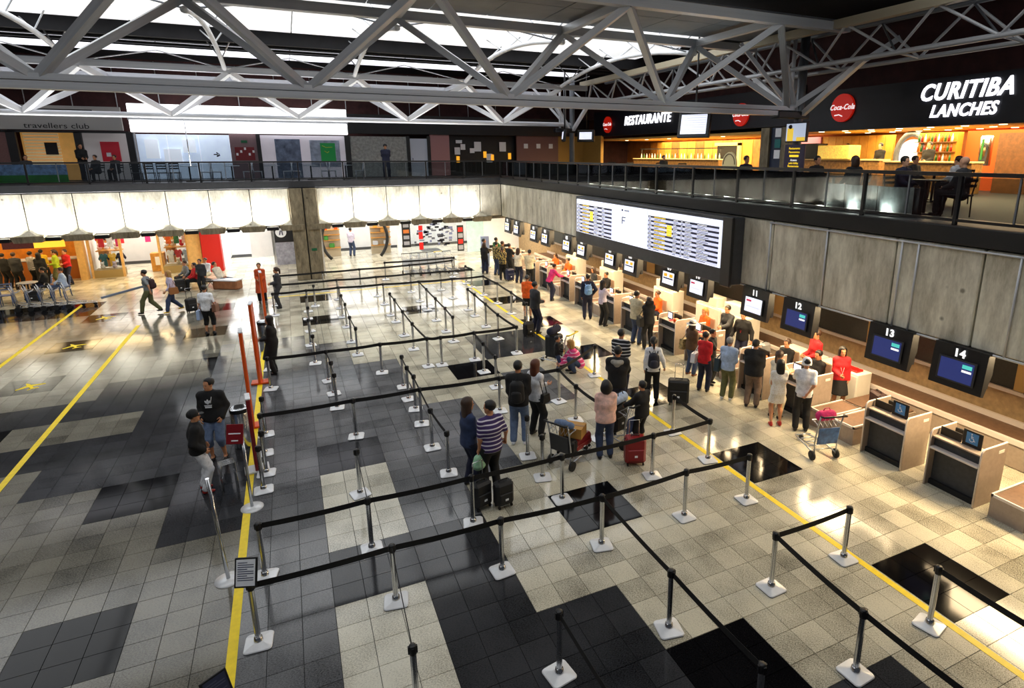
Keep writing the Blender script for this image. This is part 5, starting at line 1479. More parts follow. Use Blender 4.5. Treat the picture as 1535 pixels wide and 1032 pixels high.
# balcony tables and chairs
def cafe_chair(label, x, y, rz, z=Z2, m=black_pl, group='black cafe chairs on the balcony'):
    t = thing('cafe_chair', label, 'chair', (x, y, z), rz, group)
    MB().box(-.21, .21, -.21, .21, .43, .47, 0, .015).build('seat', m, t)
    for sx in (-1, 1):
        MB().cyl((sx * .18, .18, 0), (sx * .18, .18, .44), .016, seg=6).build('leg', m, t)
        MB().tube([(sx * .18, -.20, 0), (sx * .18, -.18, .45), (sx * .19, -.25, .90)], .016, 6).build('leg', m, t)
    for k in range(3): MB().box(-.19, .19, -.25 - .012 * k, -.235 - .012 * k, .62 + .11 * k, .68 + .11 * k).build('back_slat', m, t)
    return t
def cafe_table(label, x, y, z=Z2, m=black_pl, group='round cafe tables on the balcony'):
    t = thing('cafe_table', label, 'table', (x, y, z), 0, group)
    MB().cyl((0, 0, .72), (0, 0, .75), .36, seg=20).build('table_top', m, t); MB().cyl((0, 0, .02), (0, 0, .72), .035, seg=8).build('pedestal', black_pl, t); MB().cyl((0, 0, 0), (0, 0, .03), .22, seg=14).build('foot', black_pl, t)
    return t
ctl, ccl = 'round black cafe table behind the restaurant balustrade', 'black slatted cafe chair behind the restaurant balustrade'
for x, y in ((12.7, 8.6), (12.8, 11.2), (12.9, 14.0), (12.9, 17.5), (12.9, 21.0), (12.9, 24.6), (16.2, 10.8), (16.6, 24.0), (15.8, 27.5)):
    cafe_table(ctl, x, y); 
    cafe_chair(ccl, x - .05, y + .66, PI + random.uniform(-.3, .3)); cafe_chair(ccl, x + .05, y - .66, random.uniform(-.3, .3))
for k in range(3): tag(MB().box(12.1, 12.4, 9.9 - .0 + 2.6 * k, 9.91 + 2.6 * k, Z2, Z2 + .01).build('menu_card', paper), 'white menu card lying on the balcony floor', 'card', 'menu cards') if False else None
metal_l = M('aluminium', rgb(186, 190, 198), .3, .8)
gt, gc_ = 'round grey cafe table on the balcony in front of the white store', 'aluminium slatted chair on the balcony in front of the white store'
for x in (-4.2, -2.4, -.6, 1.2, 2.9):
    cafe_table(gt, x, 34.2, Z2, metal_l, 'grey cafe tables before the white store')
    cafe_chair(gc_, x - .68, 34.3, -PI / 2, Z2, metal_l, 'aluminium chairs before the white store'); cafe_chair(gc_, x + .68, 34.1, PI / 2, Z2, metal_l, 'aluminium chairs before the white store')
bench = thing('banner_screen', 'low blue and green printed banner behind the balcony glass', 'banner', (-10.2, 33.4, Z2))
MB().box(-2.2, 1.5, 0, .06, .08, .42).build('green_panel', M('banner_green', rgb(30, 120, 30), .6, 0, .3, 3), bench); MB().box(-2.2, 1.5, 0, .06, .42, .86).build('blue_panel', M('banner_blue', rgb(110, 140, 180), .6, 0, .6, 6), bench)
for x in (-6.2, -5.7, -5.2, -4.7): 
    cafe_chair('dark chair with pale legs standing in a row behind the balcony glass', x, 33.6, 0, Z2, black_pl, 'row of dark chairs behind the balcony glass')

# ------------------------------------------------------------------ shops on the ground floor under the far balcony
ls = empty('wall_lower_shops', (0, 0, 0)); ls['kind'] = 'structure'
def lb2(name, x0, x1, y0, y1, z0, z1, m): return box(name, x0, x1, y0, y1, z0, z1, m, ls)
white_wall = M('white_shop_wall', rgb(240, 240, 238), .7, 0, .04, 2)
lb2('back_wall', -22, 14, 42.0, 42.2, 0, 2.85, white_wall)
lb2('side_wall', 1.2, 1.35, 32.5, 42, 0, 2.85, white_wall)
lb2('side_wall', -9.62, -9.5, 36.9, 42, 0, 2.85, white_wall); lb2('pilaster', -9.8, -9.5, 36.5, 36.9, 0, 2.6, M('pale_wood', rgb(206, 166, 104), .5, 0, .15, 6))
lb2('pilaster', -5.1, -4.5, 36.5, 36.9, 0, 2.6, M('pale_wood', rgb(206, 166, 104), .5, 0, .15, 6))
lb2('red_pillar', -4.45, -3.55, 36.3, 37.0, 0, 2.6, M('red_paint', rgb(190, 26, 14), .5)); lb2('side_wall', -3.7, -3.55, 37, 42, 0, 2.85, white_wall)
lb2('side_wall', -1.1, -.95, 37.6, 42, 0, 2.85, white_wall)
lb2('black_sign', -.95, 0.0, 36.9, 37.0, 1.3, 2.25, black_fascia)
o = MB().cyl((-.6, 36.86, 1.85), (-.6, 36.9, 1.85), .28, seg=20).build('sign_disc', paper, ls)
MB().tube([(-.68, 36.85, 1.72), (-.62, 36.85, 1.95), (-.55, 36.85, 1.95), (-.52, 36.85, 1.7)], .03, 5).build('sign_mark', M('purple_mark', rgb(60, 50, 90), .5), ls)
lb2('shutter', -.95, 0.0, 36.95, 37.0, 0, 1.3, M('grey_shutter', rgb(150, 150, 160), .6, 0, .3, 6))
lb2('white_pillar', -2.2, -1.1, 37.2, 37.6, .5, 2.6, white_wall)
for k in range(9): lb2('bunting', -1.9 + .22 * k, -1.75 + .22 * k, 36.9, 36.92, 2.25, 2.42, red_pl if k % 2 else paper)
# snack bar
snack = thing('snack_counter', 'long snack bar counter at the far left under glowing menu boxes', 'counter', (-16.5, 37.2, 0))
MB().box(0, 6.5, 0, .6, 0, 1.0).build('front', M('snack_front', rgb(170, 96, 30), .5), snack); MB().box(-.05, 6.5, -.08, .66, 1.0, 1.06, 0, .01).build('top', steel, snack)
lb2('orange_wall', -20, -9.9, 39.0, 39.2, 0, 2.85, M('snack_wall', rgb(206, 126, 30), .6, 0, .3, 2))
for k, x in enumerate((-15.6, -14.2, -12.8, -11.6)):
    t = tag(box('menu_light_box', x, x + 1.2, 37.3, 37.42, 1.62, 2.35, M('menu_yellow', rgb(250, 196, 60), .5, 0, .25, 14, emit=1.0) if k % 2 else M('menu_dark', rgb(60, 20, 30), .5, 0, .5, 14, emit=.4), None, .01), 'glowing menu light box hung over the snack counter', 'menu board', 'menu light boxes over the snack counter')
for k in range(16): lb2('pennant', -15.5 + .62 * k, -15.0 + .62 * k, 36.4, 36.42, 2.38, 2.52, M('pennant_pink', rgb(220, 180, 196), .6) if k % 2 else M('pennant_mauve', rgb(170, 70, 120), .6))
# clothes and toy shop windows
def garment(label, x, y, z, m, w=.42, h=.55):
    b = MB(); pl = [(-.20, 0), (.20, 0), (.19, .36), (.34, .26), (.40, .34), (.22, .54), (.08, .55), (0, .50), (-.08, .55), (-.22, .54), (-.40, .34), (-.34, .26), (-.19, .36)]
    b.prism([(p * w / .8 + x, q * h / .55 + z) for p, q in pl], 1, y, y + .09)
    return tag(b.build('garment', m), label, 'clothing', 'clothes on display in the ground floor shop')
for k, x in enumerate((-9.35, -8.05, -6.4, -5.15)): lb2('window_post', x - .05, x + .05, 36.75, 36.9, 0, 2.6, M('pale_wood', rgb(206, 166, 104), .5))
for x0, x1 in ((-9.3, -8.1), (-6.35, -5.2)):
    lb2('window_plinth', x0, x1, 36.75, 37.6, 0, .38, M('olive_plinth', rgb(150, 130, 84), .6)); o = lb2('shop_pane', x0, x1, 36.82, 36.835, .38, 2.55, shop_glass)
    lb2('shelf', x0 + .05, x1 - .05, 37.4, 37.9, 1.25, 1.3, wood); lb2('cabinet', x0 + .05, x0 + .5, 37.9, 38.3, .38, 2.3, wood)
gcols = ['red', 'white', 'hotpink', 'teal', 'yellow', 'navy', 'orange', 'green', 'pink', 'white', 'red', 'skyblue']
gi = 0
for x0 in (-9.2, -6.3):
    for zz in (1.50, .50):
        for k in range(3):
            garment('shirt in %s hung in the lit shop window' % gcols[gi % 12], x0 + .28 + .36 * k, 37.25, zz, CL[gcols[gi % 12]], .46, .66); gi += 1
for k in range(7): garment('shirt in %s hung on the inner shop wall' % gcols[(gi + k) % 12], -8.7 + .62 * k, 40.2, 1.3 + .3 * (k % 2), CL[gcols[(gi + k) % 12]], .5, .6)
tc_ = thing('shop_counter', 'wooden shop counter with a pale emblem inside the clothes shop', 'counter', (-7.0, 37.6, 0)); MB().box(0, .62, 0, .5, 0, 1.0, 0, .02).build('body', wood, tc_); MB().box(.2, .42, -.02, 0, .35, .8).build('emblem', paper, tc_)
for k in range(9):      # plush toys and parcels on the shelves
    x = (-9.1, -8.8, -8.4, -6.2, -5.9, -5.5, -9.0, -8.5, -5.7)[k]; z = .38 if k > 5 else 1.30
    b = MB(); b.sphere((0, 0, .12), .11, 10, 7, 0); b.sphere((0, -.02, .28), .085, 10, 7, 0)
    for s in (-1, 1): b.sphere((s * .06, 0, .36), .03, 6, 5, 0)
    o = b.build('plush_toy', CL[('pink', 'white', 'cream', 'white', 'beige', 'red', 'white', 'lilac', 'cream')[k]]); o.location = (x, 37.6 if z > 1 else 37.2, z); tag(o, 'small plush toy sitting in the lit shop window', 'toy', 'plush toys in the shop window')
# right-hand store with the round entrance
rg = thing('ring_entrance', 'dark round ring forming the entrance of the bright store', 'entrance', (3.35, 37.2, 1.25))
b_ = MB(); b_.tube([(1.85 * math.cos(a), 0, 1.75 * math.sin(a)) for a in np.linspace(-.72, .8, 14)], .10, 6); b_.tube([(1.85 * math.cos(a), 0, 1.75 * math.sin(a)) for a in np.linspace(PI - .8, PI + .72, 14)], .10, 6); b_.build('ring', black_pl, rg)
lb2('pale_pier', 5.75, 6.0, 36.9, 37.2, 0, 2.6, white_wall)
ps = thing('poster_strip', 'tall black poster strip beside the ring entrance', 'poster', (6.04, 36.9, 0)); MB().box(0, .5, 0, .06, .55, 2.5, 0, .01).build('panel', black_fascia, ps)
for k in range(5): MB().box(.08, .42, -.01, 0, .7 + .36 * k, .92 + .36 * k).build('printed_block', (M('poster_amber', rgb(200, 110, 40), .6) if k == 2 else M('poster_grey', rgb(150, 150, 156), .6)), ps)
ps = thing('poster_strip', 'narrow poster strip with a red block on the glass wall', 'poster', (9.45, 36.9, 0)); MB().box(0, .42, 0, .06, .1, 1.75, 0, .01).build('panel', black_fascia, ps)
for k in range(4): MB().box(.06, .36, -.01, 0, .2 + .38 * k, .48 + .38 * k).build('printed_block', (red_pl if k in (1, 3) else M('poster_grey', rgb(150, 150, 156), .6)), ps)
sw_ = thing('sticker_window', 'glass shop wall covered with small dark printed stickers', 'window', (6.5, 36.95, 0))
MB().box(0, 2.9, 0, .012, 0, 2.5).build('pane', shop_glass, sw_)
rs = random.Random(3)
for k in range(80):
    w, h = rs.uniform(.1, .34), rs.uniform(.05, .16); x, z = rs.uniform(.25, 2.6), rs.uniform(.5, 2.35)
    MB().box(x, x + w, -.01, -.002, z, z + h).build('sticker', (M('sticker_grey', rgb(90, 92, 104), .6), M('sticker_dark', rgb(36, 36, 44), .6), M('sticker_blue', rgb(110, 116, 150), .6))[k % 3], sw_)
for z0, h in ((1.0, .45), (.35, .45), (1.55, .3)): MB().box(.55, .80, -.016, -.008, z0, z0 + h).build('red_letter', red_pl, sw_)
lb2('teal_glass', 10.1, 11.2, 36.95, 37.0, 0, 2.5, M('teal_glass_wall', rgb(190, 222, 224), .2, 0, .1, 4)); lb2('white_end_wall', 11.2, 14, 36.9, 37.1, 0, 2.85, white_wall)
lb2('dark_slot', 11.5, 12.8, 36.85, 36.9, .18, .36, black_ma)
for k, (x, z, s_) in enumerate(((1.75, 1.68, .3), (2.1, .58, .3), (5.1, 1.38, .22), (5.3, .58, .3), (4.7, 1.68, .25), (2.4, 1.68, .2), (1.8, 1.05, .24), (5.3, 1.68, .22), (4.65, .58, .3))):
    o = MB().box(-s_ / 2, s_ / 2, -.1, .1, 0, min(s_ * 1.2, .26), 0, .03).build('gift_box', (orange_pl, M('plant_green', rgb(60, 130, 50), .7, 0, .5, 14), wood, steel, M('gift_amber', rgb(226, 160, 60), .6))[k % 5]); o.location = (x, 38.6, z); tag(o, 'boxed gift on a shelf inside the bright store', 'gift', 'gifts inside the bright store')
for x0, x1, nm in ((1.5, 2.6, 'beside the column'), (4.4, 5.6, 'beside the black poster strip')):
    su = thing('display_shelf', 'white wall shelf unit with gifts in the bright store ' + nm, 'shelf', (x0, 38.45, 0))
    for z in (.58, 1.05, 1.38, 1.68): MB().box(0, x1 - x0, 0, .35, z - .03, z, 0, .004).build('shelf', wood, su)
    MB().box(0, x1 - x0, .35, .40, 0, 2.3).build('back_panel', M('shelf_back', rgb(190, 176, 150), .6), su)
# shop lamps
for x, w, p, c_ in ((-14.5, 8, 260, (1, .78, .45)), (-7.4, 4.2, 250, (1, .93, .82)), (-2.3, 2.4, 190, (1, 1, 1)), (3.5, 4.2, 190, (1, .99, .96)), (8.3, 4.0, 200, (1, 1, 1)), (12.3, 2.2, 110, (1, .93, .84))):
    area('shop_lamp', (x, 38.8, 2.78), (0, 0, 0), w, 4.0, p, c_)
    area('shop_front_lamp', (x, 34.4, 2.78), (0, 0, 0), w, 1.4, p * .75, (1, .72, .36) if x < -5 else c_)
# ------------------------------------------------------------------ luggage
def wheel(b, c, r, w, axis='x', mi=0):
    a = Vector((w / 2, 0, 0)) if axis == 'x' else Vector((0, w / 2, 0))
    b.cyl(Vector(c) - a, Vector(c) + a, r, seg=14, mi=mi)
def suitcase(label, x, y, rz, w=.42, d=.24, h=.62, m=None, handle=.0, z=0., lie=False, group=None, tilt=0.):
    m = m or M('case_black', rgb(20, 20, 22), .6, 0, .2, 20)
    t = thing('suitcase', label, 'suitcase', (x, y, z), rz, group)
    if lie or tilt: t.rotation_euler = ((PI / 2 if lie else tilt), 0, rz)
    MB().box(-w / 2, w / 2, -d / 2, d / 2, .05, h, 0, .045).build('shell', m, t)
    MB().box(-w / 2 + .04, w / 2 - .04, -d / 2 - .025, -d / 2 + .01, .12, h * .62, 0, .03).build('front_pocket', m, t)
    zp = MB(); zp.box(-w / 2 - .004, w / 2 + .004, -.012, .012, .07, h - .02, 0, .01); zp.build('zip_band', black_ma, t)
    for sx in (-1, 1):
        for sy in (-1, 1):
            b = MB(); wheel(b, (sx * (w / 2 - .05), sy * (d / 2 - .04), .03), .03, .03); b.build('wheel', rubber, t)
    MB().tube([(-.08, 0, h - .005), (-.08, 0, h + .03), (.08, 0, h + .03), (.08, 0, h - .005)], .012, 6).build('carry_handle', black_pl, t)
    if handle:
        MB().tube([(-.10, d / 2 - .03, h - .02), (-.10, d / 2 - .03, h + handle), (.10, d / 2 - .03, h + handle), (.10, d / 2 - .03, h - .02)], .010, 6).build('pull_handle', chrome, t)
    MB().box(-.03, .03, -d / 2 - .032, -d / 2 - .024, h * .35, h * .42).build('badge', paper, t)
    return t
case_red = M('case_red', rgb(132, 10, 18), .4, 0, .1, 20)
def backpack(label, J, m, pocket=None, w=.30, h=.44, d=.17):
    p = loc2world(J, J['back'] + np.array((0, -.115 * J['s'] - d * .45, -.02)))
    t = thing('backpack', label, 'backpack', p, J['root'].rotation_euler[2])
    V, F = surf([((0, 0, -h / 2 + .1), (0, 0, h / 2 - .12), d * .62, d * .55, d * 1.24 / w), ], .022, .03)
    link('pack', np_mesh('pack', [(V, F, 0)], [m]), t)
    V, F = surf([((0, -d * .45, -h / 2 + .09), (0, -d * .45, -.02), d * .36, d * .34, .62)], .02, .02); link('pocket', np_mesh('pocket', [(V, F, 0)], [pocket or m]), t)
    for s in (-1, 1):
        MB().tube([(s * .10, d * .3, -h / 2 + .12), (s * .13, d * .9, -.08), (s * .13, d * 1.5, .10), (s * .11, d * .9, .20), (s * .09, d * .2, h / 2 - .06)], .016, 6).build('strap', m, t)
    MB().tube([(-.03, .02, h / 2 - .03), (-.02, .0, h / 2 + .02), (.02, .0, h / 2 + .02), (.03, .02, h / 2 - .03)], .008, 5).build('loop', black_ma, t)
    return t
def shoulder_bag(label, J, side, m, w=.34, h=.26, d=.12, drop=.02):
    s = -1 if side == 'l' else 1
    p = loc2world(J, J['hip'] + np.array((s * .27, .02, drop)))
    t = thing('handbag', label, 'bag', p, J['root'].rotation_euler[2])
    b = MB(); b.prism([(-w / 2, -h / 2 + .03), (-w / 2 + .04, -h / 2), (w / 2 - .04, -h / 2), (w / 2, -h / 2 + .03), (w / 2 - .03, h / 2), (-w / 2 + .03, h / 2)], 0, -d / 2, d / 2); b.build('body', m, t)
    sh_ = J['sh'][2] - J['hip'][2]
    MB().tube([(0, -w / 2 + .06, h / 2 - .01), (-s * .10, -.06, sh_ - .10), (-s * .13, .0, sh_ + .015), (-s * .10, .06, sh_ - .10), (0, w / 2 - .06, h / 2 - .01)], .011, 6).build('strap', m, t)
    MB().box(-d / 2 - .006, d / 2 + .006, -w / 2 + .05, w / 2 - .05, h * .1, h * .3, 0, .01).build('flap', m, t)
    return t
tube_m = M('trolley_tube', rgb(188, 192, 198), .28, .9)
ad_panel = M('blue_ad_panel', rgb(60, 96, 150), .5, 0, .7, 7)
def trolley(label, x, y, rz, panel=None, handle_m=None, group=None, z=0.):
    t = thing('luggage_trolley', label, 'trolley', (x, y, z), rz, group)
    for s in (-1, 1):
        MB().tube([(s * .24, -.42, .12), (s * .25, -.40, .40), (s * .25, -.46, .80), (s * .25, -.52, 1.02)], .016, 7).build('upright', tube_m, t)
        MB().tube([(s * .24, -.42, .14), (s * .22, 0, .17), (s * .16, .40, .14), (s * .10, .52, .12)], .016, 7).build('base_rail', tube_m, t)
        b = MB(); wheel(b, (s * .27, -.38, .10), .10, .045); b.cyl((s * .27 - .03, -.38, .10), (s * .27 + .03, -.38, .10), .045, seg=10); b.build('rear_wheel', rubber, t)
        MB().tube([(s * .24, -.40, .34), (s * .20, -.10, .22), (s * .18, .20, .18)], .012, 6).build('brace', tube_m, t)
    b = MB(); wheel(b, (0, .46, .065), .065, .04); b.build('front_wheel', rubber, t)
    for k in range(5): MB().tube([(-.20 + .01 * k, -.30 + .17 * k, .18), (.20 - .01 * k, -.30 + .17 * k, .18)], .011, 6).build('deck_bar', tube_m, t)
    MB().tube([(-.25, -.52, 1.02), (-.25, -.62, 1.04), (.25, -.62, 1.04), (.25, -.52, 1.02)], .02, 8).build('handle', handle_m or black_pl, t)
    bk = MB(); bk.tube([(-.24, -.46, .80), (-.24, -.22, .82), (.24, -.22, .82), (.24, -.46, .80)], .010, 6)
    for k in range(5): bk.tube([(-.2 + .1 * k, -.46, .96), (-.2 + .1 * k, -.40, .72), (-.2 + .1 * k, -.22, .82)], .006, 5)
    bk.build('basket', tube_m, t)
    pn = MB().box(-.23, .23, -.012, .012, -.19, .19, 0, .01).build('ad_panel', panel or dark_grey, t); pn.matrix_local = Matrix.Translation((0, -.455, .55)) @ Matrix.Rotation(.12, 4, 'X')
    return t
cart1 = trolley('steel luggage trolley with blue picture panel beside the luggage belt', 9.55, 8.15, math.radians(-15), ad_panel)
cart2 = trolley('luggage trolley loaded with a cardboard box and a red suitcase', 4.75, 9.95, math.radians(-62), dark_grey)
cart3 = trolley('luggage trolley with yellow handle and stacked dark bags', 6.75, 15.35, math.radians(35), M('grey_ad_panel', rgb(120, 124, 128), .5), yellow)
cart4 = trolley('luggage trolley with navy panel pushed by the child in a black hoodie', 6.0, 10.30, math.radians(20), M('navy_ad_panel', rgb(40, 60, 110), .5, 0, .4, 8))
def on_cart(c_, dx, dy, dz): 
    return Matrix.Translation(c_.location) @ Matrix.Rotation(c_.rotation_euler[2], 4, 'Z') @ Vector((dx, dy, dz))
p = on_cart(cart2, 0, .10, .20); s_ = suitcase('red suitcase lying across the front of the loaded trolley', p.x, p.y, cart2.rotation_euler[2] + PI / 2, .62, .40, .34, case_red, 0, p.z)
p = on_cart(cart2, 0, .0, .56); bx_ = thing('cardboard_box', 'tan cardboard box on top of the red suitcase', 'box', p, cart2.rotation_euler[2] + .3)
MB().box(-.24, .24, -.17, .17, 0, .22, 0, .006).build('carton', cardboard, bx_); MB().box(-.245, .245, -.03, .03, .216, .224).build('tape', M('brown_tape', rgb(150, 104, 44), .4), bx_)
p = on_cart(cart2, 0, -.30, .84); dn = thing('denim_bundle', 'bundle of rolled blue denim in the trolley basket', 'clothes', p, cart2.rotation_euler[2])
V, F = surf([((-.16, 0, .06), (.0, .03, .07), .07, .075, 1.), ((.02, -.02, .08), (.17, .02, .07), .07, .07, 1.), ((-.1, .06, .02), (.12, .07, .02), .06, .06, 1.)], .02, .03); link('denim', np_mesh('denim', [(V, F, 0)], [CL['lightjeans']]), dn)
p = on_cart(cart2, 0, -.20, .20); suitcase('black suitcase under the cardboard box on the loaded trolley', p.x, p.y, cart2.rotation_euler[2], .44, .22, .36, None, 0, p.z)
p = on_cart(cart3, 0, .05, .20); suitcase('large dark suitcase standing on the yellow handled trolley', p.x, p.y, cart3.rotation_euler[2], .46, .40, .72, M('case_charcoal', rgb(34, 35, 38), .6, 0, .2, 20), 0, p.z)
p = on_cart(cart3, 0, .05, .93); db_ = thing('duffel_bag', 'dark blue duffel bag on top of the trolley suitcase', 'bag', p, cart3.rotation_euler[2])
V, F = surf([((-.2, 0, .12), (.2, 0, .12), .12, .12, 1.)], .024, .02); link('bag', np_mesh('bag', [(V, F, 0)], [CL['navy']]), db_); MB().tube([(-.1, -.05, .2), (-.08, -.03, .30), (.08, -.03, .30), (.1, -.05, .2)], .012, 6).build('handles', black_ma, db_)
p = on_cart(cart4, 0, .05, .20); suitcase('black suitcase standing on the trolley with navy panel', p.x, p.y, cart4.rotation_euler[2], .44, .34, .66, None, 0, p.z)
p = on_cart(cart4, 0, -.02, .88); db_ = thing('duffel_bag', 'light blue and black holdall on the navy panelled trolley', 'bag', p, cart4.rotation_euler[2] + .1)
V, F = surf([((-.17, 0, .11), (.17, 0, .11), .11, .11, 1.)], .024, .02); link('bag', np_mesh('bag', [(V, F, 0)], [CL['skyblue']]), db_); MB().tube([(-.1, -.05, .18), (-.08, -.03, .27), (.08, -.03, .27), (.1, -.05, .18)], .012, 6).build('handles', black_ma, db_)
p = on_cart(cart1, 0, -.32, .84); pb = thing('pink_bag', 'bright pink soft bag in the trolley basket', 'bag', p, cart1.rotation_euler[2])
V, F = surf([((-.12, 0, .10), (.10, .0, .11), .11, .11, 1.)], .02, .02); link('bag', np_mesh('bag', [(V, F, 0)], [CL['hotpink']]), pb); MB().tube([(-.08, 0, .2), (-.05, 0, .26), (.05, 0, .26), (.08, 0, .2)], .01, 5).build('handles', CL['hotpink'], pb)
suitcase('red suitcase with white badge standing by the navy panelled trolley', 5.82, 9.28, math.radians(-20), .42, .28, .60, case_red, .30)
suitcase('black trolley case beside the man in the purple striped shirt', 2.55, 9.10, math.radians(20), .36, .22, .52, None, .35)
suitcase('black upright case leaning near the striped shirt, white tag on it', 2.92, 8.98, math.radians(10), .34, .22, .50, None, .0)
suitcase('large black suitcase on wheels behind the woman with a backpack', 8.35, 11.35, math.radians(-35), .52, .30, .66, None, .36)
suitcase('small black trolley case at the feet of the man in the dark suit', 7.05, 18.35, math.radians(15), .36, .24, .48, None, .40)
suitcase('black cabin case pulled behind the woman in the lilac top', -3.95, 27.0, math.radians(30), .38, .24, .56, None, .40)
suitcase('silver suitcase standing on the luggage belt behind the seated agents', 11.9, 11.9 + .3, math.radians(5), .30, .24, .44, M('case_silver', rgb(170, 172, 176), .35, .4, .1, 10), 0, .44)
suitcase('black and red soft bag standing on the belt by the agent in the red jacket', 11.55, 8.25, math.radians(70), .40, .22, .50, M('case_blackred', rgb(44, 18, 18), .6, 0, .5, 8), 0, .43)
suitcase('dark suitcase on the belt beside the man in the red vest', 11.95, 10.9, math.radians(80), .44, .26, .60, None, .1)
suitcase('blue suitcase beside the group at the far desks', 9.55, 27.3, math.radians(10), .40, .26, .60, M('case_blue', rgb(30, 36, 70), .5, 0, .1, 20), 0)
suitcase('black backpack case dropped by the snack bar tables', -10.3, 31.9, 0, .5, .4, .5)

# trolley ranks
for k in range(5):
    trolley('steel trolley nested in the rank beside the snack bar', -9.9 + .42 * k, 30.2 - .05 * k, math.radians(-78), ad_panel, None, 'nested trolleys by the snack bar')
for k in range(6):
    trolley('empty steel trolley in the rank behind the maze', 5.3 + .46 * k, 30.9, math.radians(180 + 4 * k), steel_lt, yellow if k == 4 else black_pl, 'empty trolleys behind the maze')

# ------------------------------------------------------------------ people
B = 'black'
J = person('boy in a black hoodie, white trousers and a black cap', -1.98, 11.79, 8, 1.62, arms=('pocket', 'pocket'), top=(B, 1., .032), bottom=('white', 1.), shoe='red', cap=('cap', black_ma), fine=True, turn=4)
J = person('man in a black hoodie with white emblem and denim shorts', -1.83, 13.07, 256, 1.76, arms=('pocket', 'pocket'), top=(B, 1., .034), bottom=('lightjeans', .56), shoe=B, fine=True, turn=-30)
em = MB()
for a, r in ((0, .085), (.62, .075), (-.62, .075)):
    ca, sa = math.cos(a), math.sin(a)
    leaf = [(0, -.01), (.022, .04), (.012, r), (0, r + .012), (-.012, r), (-.022, .04)]
    em.prism([(p * ca + q * sa, -p * sa + q * ca) for p, q in leaf], 1, -.004, .004)
em.box(-.07, .07, -.004, .004, -.035, -.028); em.box(-.065, .065, -.004, .004, -.05, -.043); em.box(-.06, .06, -.004, .004, -.09, -.062)
emo = em.build('chest_emblem', paper, J['root']); emo.location = J['chest'] + np.array((0, .168, -.01)); emo.rotation_euler = (-.05, 0, 0)
MB().tube([(-.06, .13, 1.42), (-.05, .175, 1.30)], .005, 5).build('drawstring', paper, J['root'])
J = person('woman in a long black coat holding a paper', -.84, 18.02, 168, 1.70, sex='f', arms=('front', 'front'), top=(B, 1., .03), coat=1.05, bottom=(B, 1.), hair=('long', 'black'), fine=True)
pp = loc2world(J, (J['hl'] + J['hr']) / 2 + np.array((0, .09, .0))); o = tag(MB().box(-.05, .05, -.003, .003, -.06, .06).build('ticket', paper), 'small pale ticket held by the woman in the black coat', 'ticket'); o.location = pp; o.rotation_euler = (.5, 0, J['root'].rotation_euler[2])
J = person('woman in a long rust orange coat, hands clasped', -1.43, 27.6, 262, 1.68, sex='f', arms=('front', 'front'), top=('rust', 1., .024), coat=1.1, bottom=(B, 1.), hair=('bun', 'brown'))
J = person('woman in a dark trouser suit beside the orange coat', -.75, 26.2, 178, 1.68, sex='f', arms=('front', 'front'), top=('charcoal', 1., .022), bottom=('charcoal', 1.), hair=('tail', 'brown'))
J = person('walking man in a grey polo shirt carrying a long board', -5.36, 27.43, 168, 1.76, pose='walk', arms=('swingb', (.30, .30, -.42)), top=('grey', .42, .016), bottom=('khaki', 1.), shoe=B, grip=(False, True))
backpack('dark maroon backpack on the man in the grey polo', J, M('pack_maroon', rgb(54, 26, 28), .7, 0, .2, 20))
pp = loc2world(J, J['hr']); o = tag(MB().box(-.12, 1.45, -.02, .02, -.045, .045, 0, .01).build('long_board', M('blue_grey_board', rgb(120, 132, 150), .5)), 'long narrow grey board carried by the walking man', 'board'); o.location = pp; o.rotation_euler = (0, .22, math.radians(185))
J = person('walking woman in a lilac top and blue jeans', -4.57, 27.35, 205, 1.68, sex='f', pose='walk', arms=('swingf', (.10, -.22, -.46)), top=('lilac', .9, .016), bottom=('jeans', 1.), hair=('long', 'blond'), shoe='yellow')
shoulder_bag('tan leather bag on the woman in the lilac top', J, 'l', M('bag_tan', rgb(150, 96, 50), .5))
J = person('man in a white shirt and black shorts seen from behind', -2.95, 23.15, 75, 1.76, arms=('down', 'strap'), top=('white', .42, .018), bottom=(B, .52), shoe=B)
shoulder_bag('brown leather shoulder bag of the man in black shorts', J, 'r', M('bag_brown', rgb(118, 78, 58), .5)); shoulder_bag('pale blue plastic bag of the man in black shorts', J, 'l', M('bag_paleblue', rgb(160, 180, 214), .5), .3, .34, .1, -.22)

# queue
J = person('woman in a denim jacket with long brown hair', 2.55, 9.82, 10, 1.80, sex='f', arms=('front', 'front'), top=('denim', 1., .02), bottom=('navy', 1.), hair=('long', 'brown'), fine=True)
J = person('man in a purple and white striped shirt', 2.86, 9.42, 100, 1.84, arms=('down', 'side'), top=('purplestripe', .42, .018), bottom=(B, 1.), hair=('short', B), fine=True, stout=1.12, grip=(True, True), turn=35)
pp = loc2world(J, J['hl']); t = thing('carrier_bag', 'green and white carrier bag in the hand of the striped shirt man', 'bag', (pp.x, pp.y, pp.z - .34), J['root'].rotation_euler[2])
V, F = surf([((0, 0, .06), (0, 0, .20), .10, .07, .75)], .02, .02); link('bag', np_mesh('bag', [(V, F, 0)], [M('bag_green', rgb(150, 196, 160), .5, 0, .4, 9)]), t); MB().tube([(-.04, 0, .22), (0, 0, .32), (.04, 0, .22)], .008, 5).build('handles', paper, t)
J = person('tall man in a black jacket and faded jeans', 3.98, 11.02, 62, 1.90, arms=('front', 'front'), top=(B, 1., .034), bottom=('lightjeans', 1.), shoe='white', fine=True)
backpack('black backpack on the tall man in the queue', J, M('pack_black', rgb(16, 16, 18), .7, 0, .2, 20), None, .34, .50, .2)
